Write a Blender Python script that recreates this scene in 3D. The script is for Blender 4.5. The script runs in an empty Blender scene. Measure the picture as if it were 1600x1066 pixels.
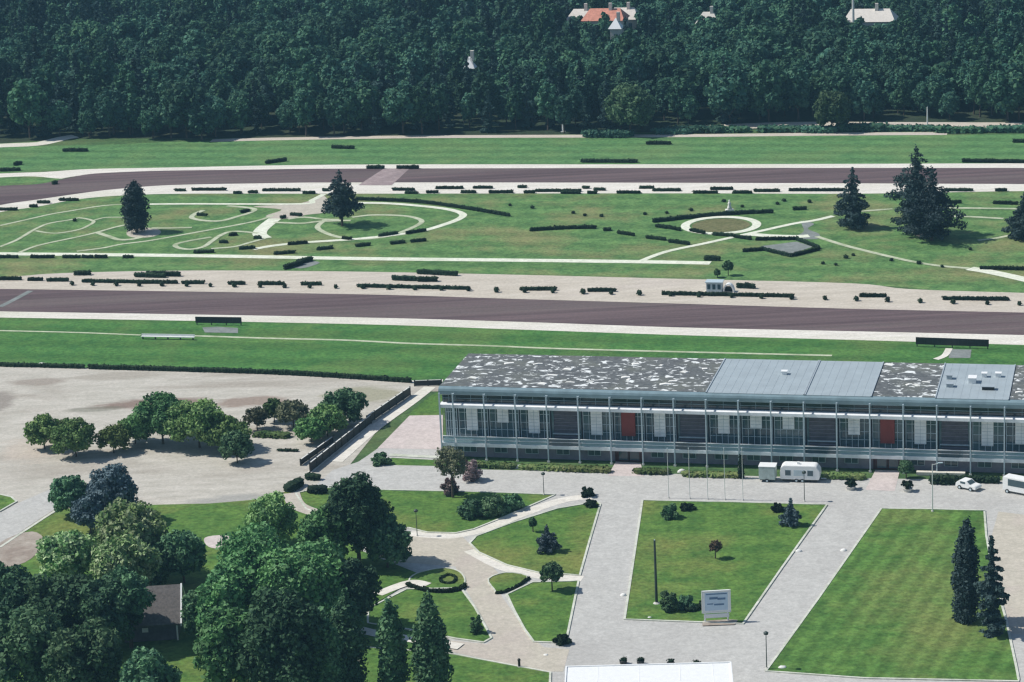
import bpy, bmesh, math, random
import numpy as np
from mathutils import Vector, Matrix

# ------------------------------------------------------------------ camera, world, sun, exposure
SC = bpy.context.scene
COL = SC.collection
CAM_H, FPX, PITCH, ROLL = 129.14, 4122.2, 0.272, 0.048
SUN_DIR = Vector((-0.985, 0.17, 0)).normalized()      # horizontal direction towards the sun
SUN_EL = math.radians(50)

cam = bpy.data.cameras.new('camera')
cam.sensor_width = 36.0
cam.lens = FPX / 1600 * 36.0
cam.clip_start, cam.clip_end = 1.0, 6000.0
camo = bpy.data.objects.new('camera', cam)
COL.objects.link(camo)
camo.matrix_world = Matrix.Translation((0, 0, CAM_H)) @ Matrix.Rotation(math.pi / 2 - PITCH, 4, 'X') @ Matrix.Rotation(-ROLL, 4, 'Z')
SC.camera = camo

W = bpy.data.worlds.new('World')
SC.world = W
W.use_nodes = True
wn = W.node_tree
bg = wn.nodes['Background']
sky = wn.nodes.new('ShaderNodeTexSky')
sky.sky_type = 'NISHITA'
sky.sun_disc = False
sky.sun_elevation = SUN_EL
sky.sun_rotation = math.atan2(SUN_DIR.x, SUN_DIR.y)
sky.air_density, sky.dust_density, sky.ozone_density = 1.2, 0.6, 2.0
bg.inputs['Strength'].default_value = 0.085
wn.links.new(sky.outputs[0], bg.inputs[0])

sun = bpy.data.lights.new('sun', 'SUN')
sun.energy = 4.3
sun.angle = math.radians(0.5)
sun.color = (1.0, 0.955, 0.89)
suno = bpy.data.objects.new('sun', sun)
COL.objects.link(suno)
sd = Vector((SUN_DIR.x * math.cos(SUN_EL), SUN_DIR.y * math.cos(SUN_EL), math.sin(SUN_EL)))
suno.rotation_euler = sd.to_track_quat('Z', 'Y').to_euler()
suno.location = (0, 400, 300)

SC.view_settings.view_transform = 'Standard'
SC.view_settings.look = 'None'
SC.view_settings.exposure = 0.15
SC.view_settings.gamma = 1
SC.cycles.max_bounces = 6
SC.cycles.transparent_max_bounces = 8
SC.cycles.filter_width = 1.35
HAZE_DENSITY = 0.00013

# ------------------------------------------------------------------ helpers
rng = np.random.default_rng(7)
random.seed(7)
TH = -0.248                                          # direction of the hall and of the straights
EV, DV = Vector((math.cos(TH), math.sin(TH), 0)), Vector((-math.sin(TH), math.cos(TH), 0))


def G(u, v, z=0.0):
    """The point at height z that photo position (u, v) shows."""
    cr, sr = math.cos(ROLL), math.sin(ROLL)
    a, b = u - 800, v - 533
    x, y = a * cr - b * sr, a * sr + b * cr
    c, s = math.cos(PITCH), math.sin(PITCH)
    d = Vector((x / FPX, c - (y / FPX) * s, -s - (y / FPX) * c))
    return Vector((0, 0, CAM_H)) + d * ((z - CAM_H) / d.z)


def scale_at(p):
    return FPX / (p.y * math.cos(PITCH) + (CAM_H - p.z) * math.sin(PITCH))


def rise(p, dv):
    """Height in metres of something dv photo pixels tall standing at p."""
    dep = math.atan2(CAM_H - p.z, p.y)
    return dv / scale_at(p) / math.cos(dep)


def project(P):
    P = np.atleast_2d(P)
    c, s = math.cos(PITCH), math.sin(PITCH)
    z = P[:, 2] - CAM_H
    fw = P[:, 1] * c - z * s
    up = P[:, 1] * s + z * c
    u, v = FPX * P[:, 0] / fw, -FPX * up / fw
    cr, sr = math.cos(ROLL), math.sin(ROLL)
    return np.stack([800 + u * cr + v * sr, 533 - u * sr + v * cr], 1)


def tag(o, label=None, cat=None, group=None, kind=None):
    if label: o['label'] = label
    if cat: o['category'] = cat
    if group: o['group'] = group
    if kind: o['kind'] = kind
    return o


def link(o, parent=None):
    COL.objects.link(o)
    if parent is not None: o.parent = parent
    return o


def empty(name, loc, rz=0.0):
    o = bpy.data.objects.new(name, None)
    o.location, o.rotation_euler = loc, (0, 0, rz)
    o.empty_display_size = 0.5
    return link(o)


class MB:
    """Collects shapes and links them as one mesh object."""
    def __init__(self):
        self.v, self.f, self.m, self.mats = [], [], [], []

    def mi(self, mat):
        if mat not in self.mats: self.mats.append(mat)
        return self.mats.index(mat)

    def add(self, verts, faces, mat):
        n, k = len(self.v), self.mi(mat)
        self.v += [tuple(p) for p in verts]
        for f in faces:
            self.f.append(tuple(i + n for i in f)); self.m.append(k)
        return self

    def box(self, x0, x1, y0, y1, z0, z1, mat, rot=None, at=None):
        vs = [Vector((x, y, z)) for z in (z0, z1) for y in (y0, y1) for x in (x0, x1)]
        if rot is not None: vs = [Matrix.Rotation(rot, 3, 'Z') @ p for p in vs]
        if at is not None: vs = [p + Vector(at) for p in vs]
        return self.add(vs, [(0, 2, 3, 1), (4, 5, 7, 6), (0, 1, 5, 4), (2, 6, 7, 3), (0, 4, 6, 2), (1, 3, 7, 5)], mat)

    def tube(self, a, b, r0, r1, mat, n=8):
        a, b = Vector(a), Vector(b)
        q = (b - a).to_track_quat('Z', 'Y')
        vs = []
        for p, r in ((a, r0), (b, r1)):
            for k in range(n):
                t = 2 * math.pi * k / n
                vs.append(p + q @ Vector((r * math.cos(t), r * math.sin(t), 0)))
        fs = [(k, (k + 1) % n, n + (k + 1) % n, n + k) for k in range(n)]
        fs += [tuple(range(n - 1, -1, -1)), tuple(range(n, 2 * n))]
        return self.add(vs, fs, mat)

    def lathe(self, prof, mat, n=12, at=(0, 0, 0)):
        vs = [(at[0] + r * math.cos(2 * math.pi * k / n), at[1] + r * math.sin(2 * math.pi * k / n), at[2] + z) for r, z in prof for k in range(n)]
        fs = [(i * n + k, i * n + (k + 1) % n, (i + 1) * n + (k + 1) % n, (i + 1) * n + k) for i in range(len(prof) - 1) for k in range(n)]
        fs += [tuple(range(n - 1, -1, -1)), tuple((len(prof) - 1) * n + k for k in range(n))]
        return self.add(vs, fs, mat)

    def prism(self, pts, y0, y1, mat):
        """Outline pts in x-z, extruded along y."""
        n = len(pts)
        vs = [(x, y0, z) for x, z in pts] + [(x, y1, z) for x, z in pts]
        fs = [tuple(range(n)), tuple(range(2 * n - 1, n - 1, -1))]
        fs += [(k, k + n, (k + 1) % n + n, (k + 1) % n) for k in range(n)]
        return self.add(vs, fs, mat)

    def build(self, name, parent=None, bevel=0.0, smooth=False):
        me = bpy.data.meshes.new(name)
        me.from_pydata(self.v, [], self.f)
        for m in self.mats: me.materials.append(m)
        me.polygons.foreach_set('material_index', self.m)
        bm = bmesh.new(); bm.from_mesh(me)
        bmesh.ops.recalc_face_normals(bm, faces=bm.faces)
        if bevel: bmesh.ops.bevel(bm, geom=list(bm.edges), offset=bevel, segments=2, affect='EDGES', clamp_overlap=True)
        bm.to_mesh(me); bm.free()
        if smooth: me.polygons.foreach_set('use_smooth', [True] * len(me.polygons))
        return link(bpy.data.objects.new(name, me), parent)


# ------------------------------------------------------------------ materials
def lin(c):
    """sRGB 0-255 to linear."""
    return tuple((x / 255 / 12.92) if x / 255 <= 0.04045 else ((x / 255 + 0.055) / 1.055) ** 2.4 for x in c) + (1.0,)


class Mat:
    def __init__(self, name, rough=0.8):
        self.m = bpy.data.materials.new(name)
        self.m.use_nodes = True
        self.t = self.m.node_tree
        self.b = self.t.nodes['Principled BSDF']
        self.b.inputs['Roughness'].default_value = rough
        self.tc = self.n('ShaderNodeTexCoord')

    def n(self, t, **kw):
        x = self.t.nodes.new(t)
        for k, v in kw.items(): setattr(x, k, v)
        return x

    def l(self, a, b): self.t.links.new(a, b)

    def noise(self, scale, detail=3, rough=0.55, vec=None, dist=0.0):
        x = self.n('ShaderNodeTexNoise')
        x.inputs['Scale'].default_value = scale
        x.inputs['Detail'].default_value = detail
        x.inputs['Roughness'].default_value = rough
        x.inputs['Distortion'].default_value = dist
        self.l(vec or self.tc.outputs['Object'], x.inputs['Vector'])
        return x.outputs['Fac']

    def ramp(self, fac, stops):
        x = self.n('ShaderNodeValToRGB')
        e = x.color_ramp.elements
        while len(e) < len(stops): e.new(0.5)
        for k, (p, c) in enumerate(stops):
            e[k].position = p
            e[k].color = c if len(c) == 4 else tuple(c) + (1,)
        self.l(fac, x.inputs[0])
        return x.outputs[0]

    def mix(self, fac, a, b, mode='MIX'):
        x = self.n('ShaderNodeMix', data_type='RGBA', blend_type=mode)
        for i, s in ((0, fac), (6, a), (7, b)):
            if hasattr(s, 'links'): self.l(s, x.inputs[i])
            else: x.inputs[i].default_value = s
        return x.outputs[2]

    def bump(self, h, strength=0.3, dist=0.1):
        x = self.n('ShaderNodeBump')
        x.inputs['Strength'].default_value = strength
        x.inputs['Distance'].default_value = dist
        self.l(h, x.inputs['Height'])
        self.l(x.outputs[0], self.b.inputs['Normal'])

    def base(self, c):
        if hasattr(c, 'links'): self.l(c, self.b.inputs['Base Color'])
        else: self.b.inputs['Base Color'].default_value = c
        return self


def grey(x): return (x, x, x, 1)


def grass_mat(name, lo, hi, dry, stripe=None, dry_amt=0.5):
    m = Mat(name, 0.9)
    m.b.inputs['Specular IOR Level'].default_value = 0.15
    big = m.noise(0.045, 5, 0.65)
    mid = m.noise(0.3, 4, 0.65)
    fine = m.noise(1.3, 5, 0.75)
    c = m.mix(m.ramp(mid, [(0.36, grey(0)), (0.64, grey(1))]), lo, hi)
    c = m.mix(m.ramp(big, [(0.48, grey(0)), (0.66, grey(dry_amt))]), c, dry)
    c = m.mix(1.0, c, m.ramp(fine, [(0.3, grey(0.55)), (0.7, grey(1.4))]), 'MULTIPLY')
    if stripe:
        ang, wid, amt = stripe
        mp = m.n('ShaderNodeMapping')
        mp.inputs['Rotation'].default_value = (0, 0, ang)
        m.l(m.tc.outputs['Object'], mp.inputs[0])
        wv = m.n('ShaderNodeTexWave', bands_direction='Y')
        wv.inputs['Scale'].default_value = 0.314 / wid
        wv.inputs['Distortion'].default_value = 2.0
        wv.inputs['Detail'].default_value = 2
        wv.inputs['Detail Scale'].default_value = 0.3
        m.l(mp.outputs[0], wv.inputs[0])
        c = m.mix(1.0, c, m.ramp(wv.outputs['Fac'], [(0.25, grey(1 - amt)), (0.75, grey(1 + amt))]), 'MULTIPLY')
    m.base(c)
    m.bump(fine, 0.5, 0.08)
    return m.m


def ground_mat(name, a, b, stain, big=0.06, stain_amt=0.6, rough=0.9, streak=None, blobs=()):
    m = Mat(name, rough)
    m.b.inputs['Specular IOR Level'].default_value = 0.2
    vec = None
    if streak:
        mp = m.n('ShaderNodeMapping')
        mp.inputs['Rotation'].default_value = (0, 0, -streak[0])
        mp.inputs['Scale'].default_value = (streak[1], 1, 1)
        m.l(m.tc.outputs['Object'], mp.inputs[0])
        vec = mp.outputs[0]
    mid = m.noise(0.5, 5, 0.65, vec)
    lg = m.noise(big, 4, 0.6, vec, 0.6)
    fine = m.noise(1.6, 5, 0.8)
    c = m.mix(m.ramp(mid, [(0.32, grey(0)), (0.68, grey(1))]), a, b)
    c = m.mix(m.ramp(lg, [(0.5, grey(0)), (0.66, grey(stain_amt))]), c, stain)
    for (u, v), rx, ry, col, amt in blobs:               # worn patches at their own places
        p = G(u, v)
        mp = m.n('ShaderNodeMapping')
        mp.inputs['Scale'].default_value = (1 / rx, 1 / ry, 0)
        mp.inputs['Location'].default_value = (-p.x / rx, -p.y / ry, 0)
        m.l(m.tc.outputs['Object'], mp.inputs[0])
        ln = m.n('ShaderNodeVectorMath', operation='LENGTH')
        m.l(mp.outputs[0], ln.inputs[0])
        ad = m.n('ShaderNodeMath', operation='MULTIPLY_ADD')
        m.l(m.noise(.35, 5, .7, vec), ad.inputs[0])
        ad.inputs[1].default_value = .8
        m.l(ln.outputs['Value'], ad.inputs[2])
        c = m.mix(m.ramp(ad.outputs[0], [(0.0, grey(amt)), (.78, grey(amt)), (1.0, grey(0))]), c, col)
    c = m.mix(1.0, c, m.ramp(fine, [(0.3, grey(0.80)), (0.7, grey(1.16))]), 'MULTIPLY')
    m.base(c)
    m.bump(fine, 0.2, 0.03)
    return m.m


def leaf_mat(name, c0, c1, accent=None, amt=0.0, trans=0.14):
    m = Mat(name, 0.7)
    m.b.inputs['Specular IOR Level'].default_value = 0.08
    at = m.n('ShaderNodeAttribute', attribute_name='tint')
    nz = m.noise(0.9, 4, 0.7)
    oi = m.n('ShaderNodeObjectInfo')
    c = m.mix(at.outputs['Fac'], c0, c1)
    if accent: c = m.mix(m.ramp(nz, [(0.46, grey(0)), (0.6, grey(amt))]), c, accent)
    hs = m.n('ShaderNodeHueSaturation')
    mr = m.n('ShaderNodeMapRange')
    mr.inputs[3].default_value, mr.inputs[4].default_value = 0.6, 1.5
    m.l(oi.outputs['Random'], mr.inputs[0])
    m.l(mr.outputs[0], hs.inputs['Value'])
    wn_ = m.n('ShaderNodeTexWhiteNoise', noise_dimensions='1D')
    m.l(oi.outputs['Random'], wn_.inputs['W'])
    mh = m.n('ShaderNodeMapRange')
    mh.inputs[3].default_value, mh.inputs[4].default_value = 0.478, 0.522
    m.l(wn_.outputs['Value'], mh.inputs[0])
    m.l(mh.outputs[0], hs.inputs['Hue'])
    m.l(c, hs.inputs['Color'])
    m.base(hs.outputs[0])
    tr = m.n('ShaderNodeBsdfTranslucent')
    m.l(hs.outputs[0], tr.inputs[0])
    ms = m.n('ShaderNodeMixShader')
    ms.inputs[0].default_value = trans
    m.l(m.b.outputs[0], ms.inputs[1]); m.l(tr.outputs[0], ms.inputs[2])
    m.l(ms.outputs[0], m.t.nodes['Material Output'].inputs[0])
    return m.m


def plain(name, c, rough=0.6, vary=0.12, metal=0.0, scale=1.5, spec=0.4):
    m = Mat(name, rough)
    m.b.inputs['Metallic'].default_value = metal
    m.b.inputs['Specular IOR Level'].default_value = spec
    n = m.noise(scale, 4, 0.6)
    m.base(m.mix(1.0, c, m.ramp(n, [(0.25, grey(1 - vary)), (0.75, grey(1 + vary))]), 'MULTIPLY'))
    return m.m


def c3(r, g, b): return (r, g, b, 1.0)


M = {}
M['ground'] = grass_mat('meadow grass', c3(.050, .105, .040), c3(.085, .155, .052), c3(.125, .140, .060), (-TH, 9, .08), 0.55)
M['infield'] = grass_mat('infield grass', c3(.066, .150, .050), c3(.130, .240, .078), c3(.215, .215, .095), (-TH, 9, .08), 0.9)
M['turf_far'] = grass_mat('far turf', c3(.070, .165, .060), c3(.110, .230, .080), c3(.160, .225, .085), (-TH, 8, .10), 0.5)
M['turf'] = grass_mat('turf course', c3(.045, .138, .036), c3(.080, .190, .046), c3(.130, .190, .058), (-TH, 9, .09), 0.6)
M['lawn'] = grass_mat('lawn', c3(.058, .135, .030), c3(.112, .205, .044), c3(.190, .205, .060), None, 0.85)
M['lawn_striped'] = grass_mat('striped lawn', c3(.056, .132, .030), c3(.105, .205, .046), c3(.175, .200, .065), (-1.17, 2.6, .11), 0.7)
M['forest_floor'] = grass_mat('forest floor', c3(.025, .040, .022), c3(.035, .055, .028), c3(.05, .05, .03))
M['track'] = ground_mat('cinder track', c3(.076, .054, .058), c3(.158, .114, .116), c3(.150, .122, .115), 0.09, 0.7, 0.95, (TH, 0.03))
M['sand'] = ground_mat('pale sand', c3(.45, .405, .335), c3(.57, .52, .44), c3(.52, .46, .42), 0.05, 0.6, 0.95, (TH, 0.25))
M['verge'] = ground_mat('chalk verge', c3(.60, .57, .50), c3(.74, .71, .64), c3(.52, .52, .40), 0.06, 0.5, 0.95, (TH, 0.2))
M['lot'] = ground_mat('worn lot surface', c3(.40, .38, .325), c3(.53, .50, .44), c3(.30, .265, .22), 0.06, 0.8, 0.95, (TH, 0.35),
    [((240, 631), 20, 5.5, c3(.215, .155, .125), .9), ((390, 628), 13, 6, c3(.26, .20, .16), .85), ((62, 597), 10, 4.5, c3(.29, .25, .21), .8), ((-4, 628), 6, 12, c3(.25, .22, .19), .8),
     ((565, 618), 13, 10, c3(.29, .28, .19), .8), ((360, 784), 13, 6, c3(.30, .30, .28), .7), ((180, 588), 18, 4.5, c3(.33, .30, .25), .7), ((150, 640), 10, 3, c3(.16, .16, .12), .6), ((60, 700), 12, 14, c3(.50, .43, .36), .6)])
M['dirt'] = ground_mat('bare earth', c3(.30, .255, .21), c3(.41, .365, .31), c3(.25, .20, .165), 0.14, 0.9)
M['road'] = ground_mat('pale asphalt', c3(.42, .415, .39), c3(.50, .495, .465), c3(.37, .36, .34), 0.05, 0.5)
M['path'] = ground_mat('worn chalk path', c3(.36, .41, .27), c3(.55, .58, .43), c3(.26, .32, .18), 0.12, 0.8)
M['path_white'] = ground_mat('white chalk path', c3(.60, .63, .50), c3(.76, .78, .66), c3(.50, .55, .40), 0.1, 0.5)
M['gravel'] = ground_mat('warm gravel', c3(.43, .40, .33), c3(.52, .48, .40), c3(.46, .40, .36), 0.1, 0.5)
M['grey_plaza_or_shadow'] = ground_mat('grey plaza', c3(.18, .205, .195), c3(.25, .27, .26), c3(.13, .16, .14), 0.1, 0.5)  # also colours the painted shadows by the boards and slanted hedge
M['pink'] = ground_mat('pink paving', c3(.49, .43, .405), c3(.60, .53, .50), c3(.54, .49, .45), 0.1, 0.5)
M['kerb'] = ground_mat('kerb stone', c3(.48, .50, .42), c3(.64, .65, .57), c3(.34, .38, .27), 0.25, 0.7)
M['concrete'] = plain('pale concrete', c3(.55, .54, .50), .9, .15)
M['bark'] = plain('bark', c3(.085, .065, .05), .95, .3, 0, 4)
M['white'] = plain('white paint', c3(.78, .79, .78), .45, .05)
M['white_band'] = plain('weathered white band', c3(.82, .84, .85), .6, .15, 0, .6)
M['steel'] = plain('painted steel', c3(.46, .55, .59), .4, .1)
M['pole'] = plain('pale pole paint', c3(.62, .64, .62), .4, .08)
M['dark_pole'] = plain('dark green paint', c3(.03, .05, .045), .5, .1)
M['black'] = plain('black boards', c3(.018, .022, .022), .6, .3)
M['dark_wall'] = plain('dark plum render', c3(.25, .235, .285), .8, .25, 0, .8)
M['brown_panel'] = plain('dark brown panelling', c3(.105, .105, .125), .7, .3, 0, 1.2)
M['red'] = plain('brick red panel', c3(.24, .045, .036), .6, .15)
M['door_red'] = plain('dark red door', c3(.055, .016, .018), .5, .2)
M['teal'] = plain('teal grey fascia', c3(.19, .27, .30), .35, .22, 0, .5)
M['roof_grey'] = plain('grey roof sheet', c3(.33, .385, .41), .55, .10, 0, .35)
M['seam'] = plain('seam metal', c3(.34, .39, .42), .5, .1)
M['tile'] = plain('brown tile', c3(.125, .115, .11), .9, .35, 0, 3)
M['tile_orange'] = plain('orange tile', c3(.55, .24, .17), .9, .3, 0, 1)
M['house_wall'] = plain('house render', c3(.62, .58, .52), .9, .12)
M['rubber'] = plain('tyre rubber', c3(.02, .02, .02), .8, .2)
M['blue'] = plain('blue print', c3(.10, .18, .30), .5, .15)
M['lightblue'] = plain('pale blue print', c3(.48, .60, .72), .5, .1)
M['box_green'] = plain('grey green container paint', c3(.42, .50, .47), .5, .2)
M['stone'] = plain('white stone', c3(.72, .72, .68), .8, .15)

m = Mat('dark glass', 0.08)
m.base(m.mix(m.noise(.3, 2), c3(.020, .042, .055), c3(.095, .155, .18)))
M['glass'] = m.m
m = Mat('deep clerestory glass', 0.12)
m.base(m.mix(m.noise(.25, 2), c3(.008, .014, .018), c3(.03, .05, .055)))
M['glass_dark'] = m.m
m = Mat('glass with painted teal reflection', 0.1)
m.base(m.mix(m.noise(.4, 2), c3(.05, .09, .10), c3(.13, .20, .22)))  # bright teal reflections painted into the colour of some panes
M['glass_teal_reflection'] = m.m
m = Mat('teal balustrade glass', 0.15)
m.base(c3(.27, .42, .46))
tp = m.n('ShaderNodeBsdfTransparent'); tp.inputs[0].default_value = (.75, .88, .9, 1)
mx = m.n('ShaderNodeMixShader'); mx.inputs[0].default_value = 0.35
m.l(m.b.outputs[0], mx.inputs[1]); m.l(tp.outputs[0], mx.inputs[2])
m.l(mx.outputs[0], m.t.nodes['Material Output'].inputs[0])
M['balustrade'] = m.m

# dark roof felt with torn-open pale patches
m = Mat('torn roof felt', 0.85)
mp = m.n('ShaderNodeMapping'); mp.inputs['Scale'].default_value = (0.7, 1.0, 1.0)
m.l(m.tc.outputs['Object'], mp.inputs[0])
n1 = m.noise(0.85, 4, 0.62, mp.outputs[0], 0.6)
n2 = m.noise(0.16, 2, 0.5)
n3 = m.noise(1.4, 5, 0.75)
fel = m.mix(m.ramp(n3, [(.3, grey(0)), (.7, grey(1))]), c3(.048, .054, .057), c3(.145, .155, .157))
fel = m.mix(m.ramp(n2, [(.45, grey(0)), (.65, grey(.5))]), fel, c3(.15, .16, .13))
pt = m.ramp(n1, [(.56, grey(0)), (.615, grey(1))])
m.base(m.mix(pt, fel, c3(.72, .75, .74)))
M['felt'] = m.m

M['leaf_forest'] = leaf_mat('forest leaves', c3(.020, .066, .050), c3(.052, .132, .086), c3(.095, .180, .092), .7, .15)
M['leaf_forest_blue'] = leaf_mat('forest needles', c3(.024, .052, .048), c3(.044, .080, .070), None, 0, .1)
M['leaf_olive'] = leaf_mat('olive leaves', c3(.055, .105, .055), c3(.10, .165, .08), None, 0, .2)
M['leaf'] = leaf_mat('broad leaves', c3(.050, .140, .052), c3(.150, .31, .105), c3(.23, .38, .17), .75)
M['leaf_dark'] = leaf_mat('dark leaves', c3(.028, .080, .044), c3(.090, .180, .085), c3(.14, .24, .125), .7)
M['leaf_lot'] = leaf_mat('lot tree leaves', c3(.055, .125, .042), c3(.125, .225, .070), c3(.17, .25, .10), .65)
M['leaf_dull'] = leaf_mat('dull leaves', c3(.10, .115, .068), c3(.155, .165, .105), c3(.13, .15, .08), .6)
M['leaf_yellow'] = leaf_mat('yellowish leaves', c3(.12, .16, .05), c3(.18, .22, .075), None, 0)
M['leaf_pale'] = leaf_mat('blossoming leaves', c3(.10, .21, .070), c3(.21, .35, .12), c3(.50, .59, .34), .9)
M['leaf_blue'] = leaf_mat('blue needles', c3(.045, .080, .095), c3(.11, .16, .18), c3(.20, .27, .29), .5, .1)
M['leaf_fir'] = leaf_mat('fir needles', c3(.022, .044, .046), c3(.050, .080, .082), c3(.09, .13, .13), .4, .1)
M['leaf_red'] = leaf_mat('copper leaves', c3(.17, .125, .12), c3(.32, .26, .25), c3(.08, .05, .05), .7)
M['leaf_bronze'] = leaf_mat('bronze leaves', c3(.06, .045, .03), c3(.09, .06, .045), None, 0)
M['leaf_hedge'] = leaf_mat('hedge leaves', c3(.011, .025, .014), c3(.022, .042, .021), None, 0, .05)
M['leaf_bed'] = leaf_mat('bed leaves', c3(.075, .13, .045), c3(.14, .20, .065), c3(.22, .23, .10), .6)


# ------------------------------------------------------------------ ground sheets
def smooth(pts, n=6, closed=False):
    P = [Vector(p) for p in pts]
    out, N = [], len(P)
    for i in range(N if closed else N - 1):
        if closed: a, b, c, d = P[(i - 1) % N], P[i], P[(i + 1) % N], P[(i + 2) % N]
        else: a, b, c, d = P[max(i - 1, 0)], P[i], P[i + 1], P[min(i + 2, N - 1)]
        for k in range(n):
            t = k / n
            out.append(0.5 * ((2 * b) + (c - a) * t + (2 * a - 5 * b + 4 * c - d) * t * t + (3 * b - a - 3 * c + d) * t ** 3))
    if not closed: out.append(P[-1])
    return out


def flat(name, pts, z, mat, kind='structure', label=None, cat=None):
    me = bpy.data.meshes.new(name)
    bm = bmesh.new()
    f = bm.faces.new([bm.verts.new((p.x, p.y, z)) for p in pts])
    f.normal_update()
    if f.normal.z < 0: f.normal_flip()
    bmesh.ops.triangulate(bm, faces=bm.faces)
    bm.to_mesh(me); bm.free()
    me.materials.append(mat)
    return tag(link(bpy.data.objects.new(name, me)), label, cat, None, kind)


def sheet(name, px, z, mat, sm=0):
    pts = [G(u, v) for u, v in px]
    if sm: pts = smooth(pts, sm, True)
    return flat(name, pts, z, mat)


def band(name, top, bot, z, mat, sm=5):
    """A strip between two edges, each given left to right."""
    a, b = smooth([G(*p) for p in top], sm), smooth([G(*p) for p in bot], sm)
    return flat(name, a + b[::-1], z, mat)


def strip(name, px, wid, z, mat, closed=False, pts=None, h=None):
    c = smooth([G(u, v) for u, v in px], 6, closed) if pts is None else pts
    N = len(c)
    L, R = [], []
    for i, p in enumerate(c):
        a = c[(i - 1) % N] if closed else c[max(i - 1, 0)]
        b = c[(i + 1) % N] if closed else c[min(i + 1, N - 1)]
        t = (b - a); t.z = 0
        t = t.normalized() if t.length > 1e-6 else Vector((1, 0, 0))
        n = Vector((-t.y, t.x, 0)) * wid / 2
        L.append(p + n); R.append(p - n)
    vs, fs = [], []
    if h is None:
        vs = [(p.x, p.y, z) for p in L + R]
        for i in range(N if closed else N - 1):
            j = (i + 1) % N
            fs.append((i, N + i, N + j, j))
    else:
        vs = [(p.x, p.y, z) for p in L + R] + [(p.x, p.y, z + h) for p in L + R]
        for i in range(N if closed else N - 1):
            j = (i + 1) % N
            fs += [(2 * N + i, 3 * N + i, 3 * N + j, 2 * N + j), (i, 2 * N + i, 2 * N + j, j), (N + j, 3 * N + j, 3 * N + i, N + i)]
    me = bpy.data.meshes.new(name)
    me.from_pydata(vs, [], fs)
    me.materials.append(mat)
    return tag(link(bpy.data.objects.new(name, me)), kind='structure')


flat('ground', [Vector(p) for p in ((-1500, -300, 0), (1500, -300, 0), (1500, 2200, 0), (-1500, 2200, 0))], 0, M['ground'])
# forest floor
sheet('forest_ground', [(-500, 240), (0, 224), (110, 217), (380, 216), (800, 212), (1040, 206), (1300, 200), (1600, 199), (2100, 190), (2600, -200), (-900, -200)], .01, M['forest_floor'])
strip('path', [(-60, 233), (0, 228), (55, 225.5), (80, 221), (100, 216), (118, 213)], 5.0, .05, M['verge'])
strip('path', [(330, 220), (430, 217.5), (620, 214.5), (800, 213.5), (970, 213), (1110, 212), (1300, 210), (1480, 209)], 3.6, .05, M['sand'])
strip('path', [(1060, 203), (1150, 198), (1250, 195), (1400, 195.5), (1600, 196), (1760, 195)], 7, .05, M['sand'])
# far turf
band('turf', [(-200, 243), (0, 231), (70, 228), (170, 226), (380, 219), (800, 215), (1200, 213), (1600, 210), (1800, 208)],
     [(-200, 275), (0, 271), (140, 265), (270, 263), (540, 258), (1060, 257), (1600, 256), (1800, 256)], .02, M['turf_far'])
# far track with its verges
band('verge', [(-200, 282), (0, 271.5), (70, 269), (140, 264.5), (270, 262), (540, 257.5), (1060, 257), (1600, 255.5), (1800, 255)],
     [(-200, 330), (0, 290), (70, 284), (140, 273), (270, 268), (540, 264.5), (1060, 263.5), (1600, 263.5), (1800, 263.5)], .03, M['verge'])
sheet('dirt_or_shadow_patch', [(-40, 282), (40, 276), (85, 279), (100, 281), (60, 288), (-40, 298)], .05, M['infield'], 4)
band('track', [(-200, 325), (-60, 298), (0, 291), (60, 288), (100, 280), (140, 272.5), (200, 269), (270, 267), (400, 265.5), (540, 264), (1060, 263), (1600, 263), (1800, 263)],
     [(-200, 395), (-60, 338), (0, 321), (60, 312), (140, 300.5), (195, 294.5), (270, 289.5), (400, 287), (540, 285.5), (1060, 286), (1600, 288), (1800, 289)], .06, M['track'])
band('verge', [(-200, 394), (-60, 337), (0, 320), (60, 311), (140, 299.5), (195, 293.5), (270, 288.5), (400, 286), (540, 284.5), (1060, 285), (1600, 287), (1800, 288)],
     [(-200, 405), (-60, 350), (0, 332), (60, 323), (120, 312), (195, 305.5), (300, 303), (540, 303), (1060, 302.5), (1340, 303), (1600, 299), (1800, 299)], .04, M['verge'])
# infield
band('infield_grass', [(-200, 403), (-60, 349), (0, 331), (60, 322), (120, 311.5), (195, 305), (300, 302.5), (540, 302.5), (1060, 302), (1340, 302.5), (1600, 298.5), (1800, 298)],
     [(-200, 444), (0, 434), (100, 428), (300, 424), (540, 425), (800, 430), (1060, 436), (1330, 444), (1480, 455), (1600, 460), (1800, 466)], .02, M['infield'])
# near track, sand strip above and verge below
band('sand_strip', [(-200, 445), (0, 434), (100, 427), (300, 423), (540, 424.5), (800, 429.5), (1060, 436), (1330, 443), (1420, 452), (1600, 458), (1800, 464)],
     [(-200, 452), (0, 452), (540, 461), (800, 468), (1060, 476), (1600, 490), (1800, 496)], .03, M['sand'])
band('track', [(-200, 450), (0, 452), (540, 460), (800, 467.5), (1060, 475), (1330, 483), (1600, 489), (1800, 494)],
     [(-200, 484), (0, 487), (540, 496), (800, 503), (1060, 512), (1330, 518), (1600, 524), (1800, 529)], .06, M['track'])
band('verge', [(-200, 483), (0, 486), (540, 495), (800, 502), (1060, 511), (1330, 517), (1600, 523), (1800, 528)],
     [(-200, 494), (0, 496.5), (540, 506.5), (800, 515), (1060, 524), (1330, 531.5), (1600, 539.5), (1800, 545)], .04, M['verge'])
strip('track_crossing', [(0, 480), (20, 470), (48, 455)], 1.3, .085, M['grey_plaza_or_shadow'])
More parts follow.
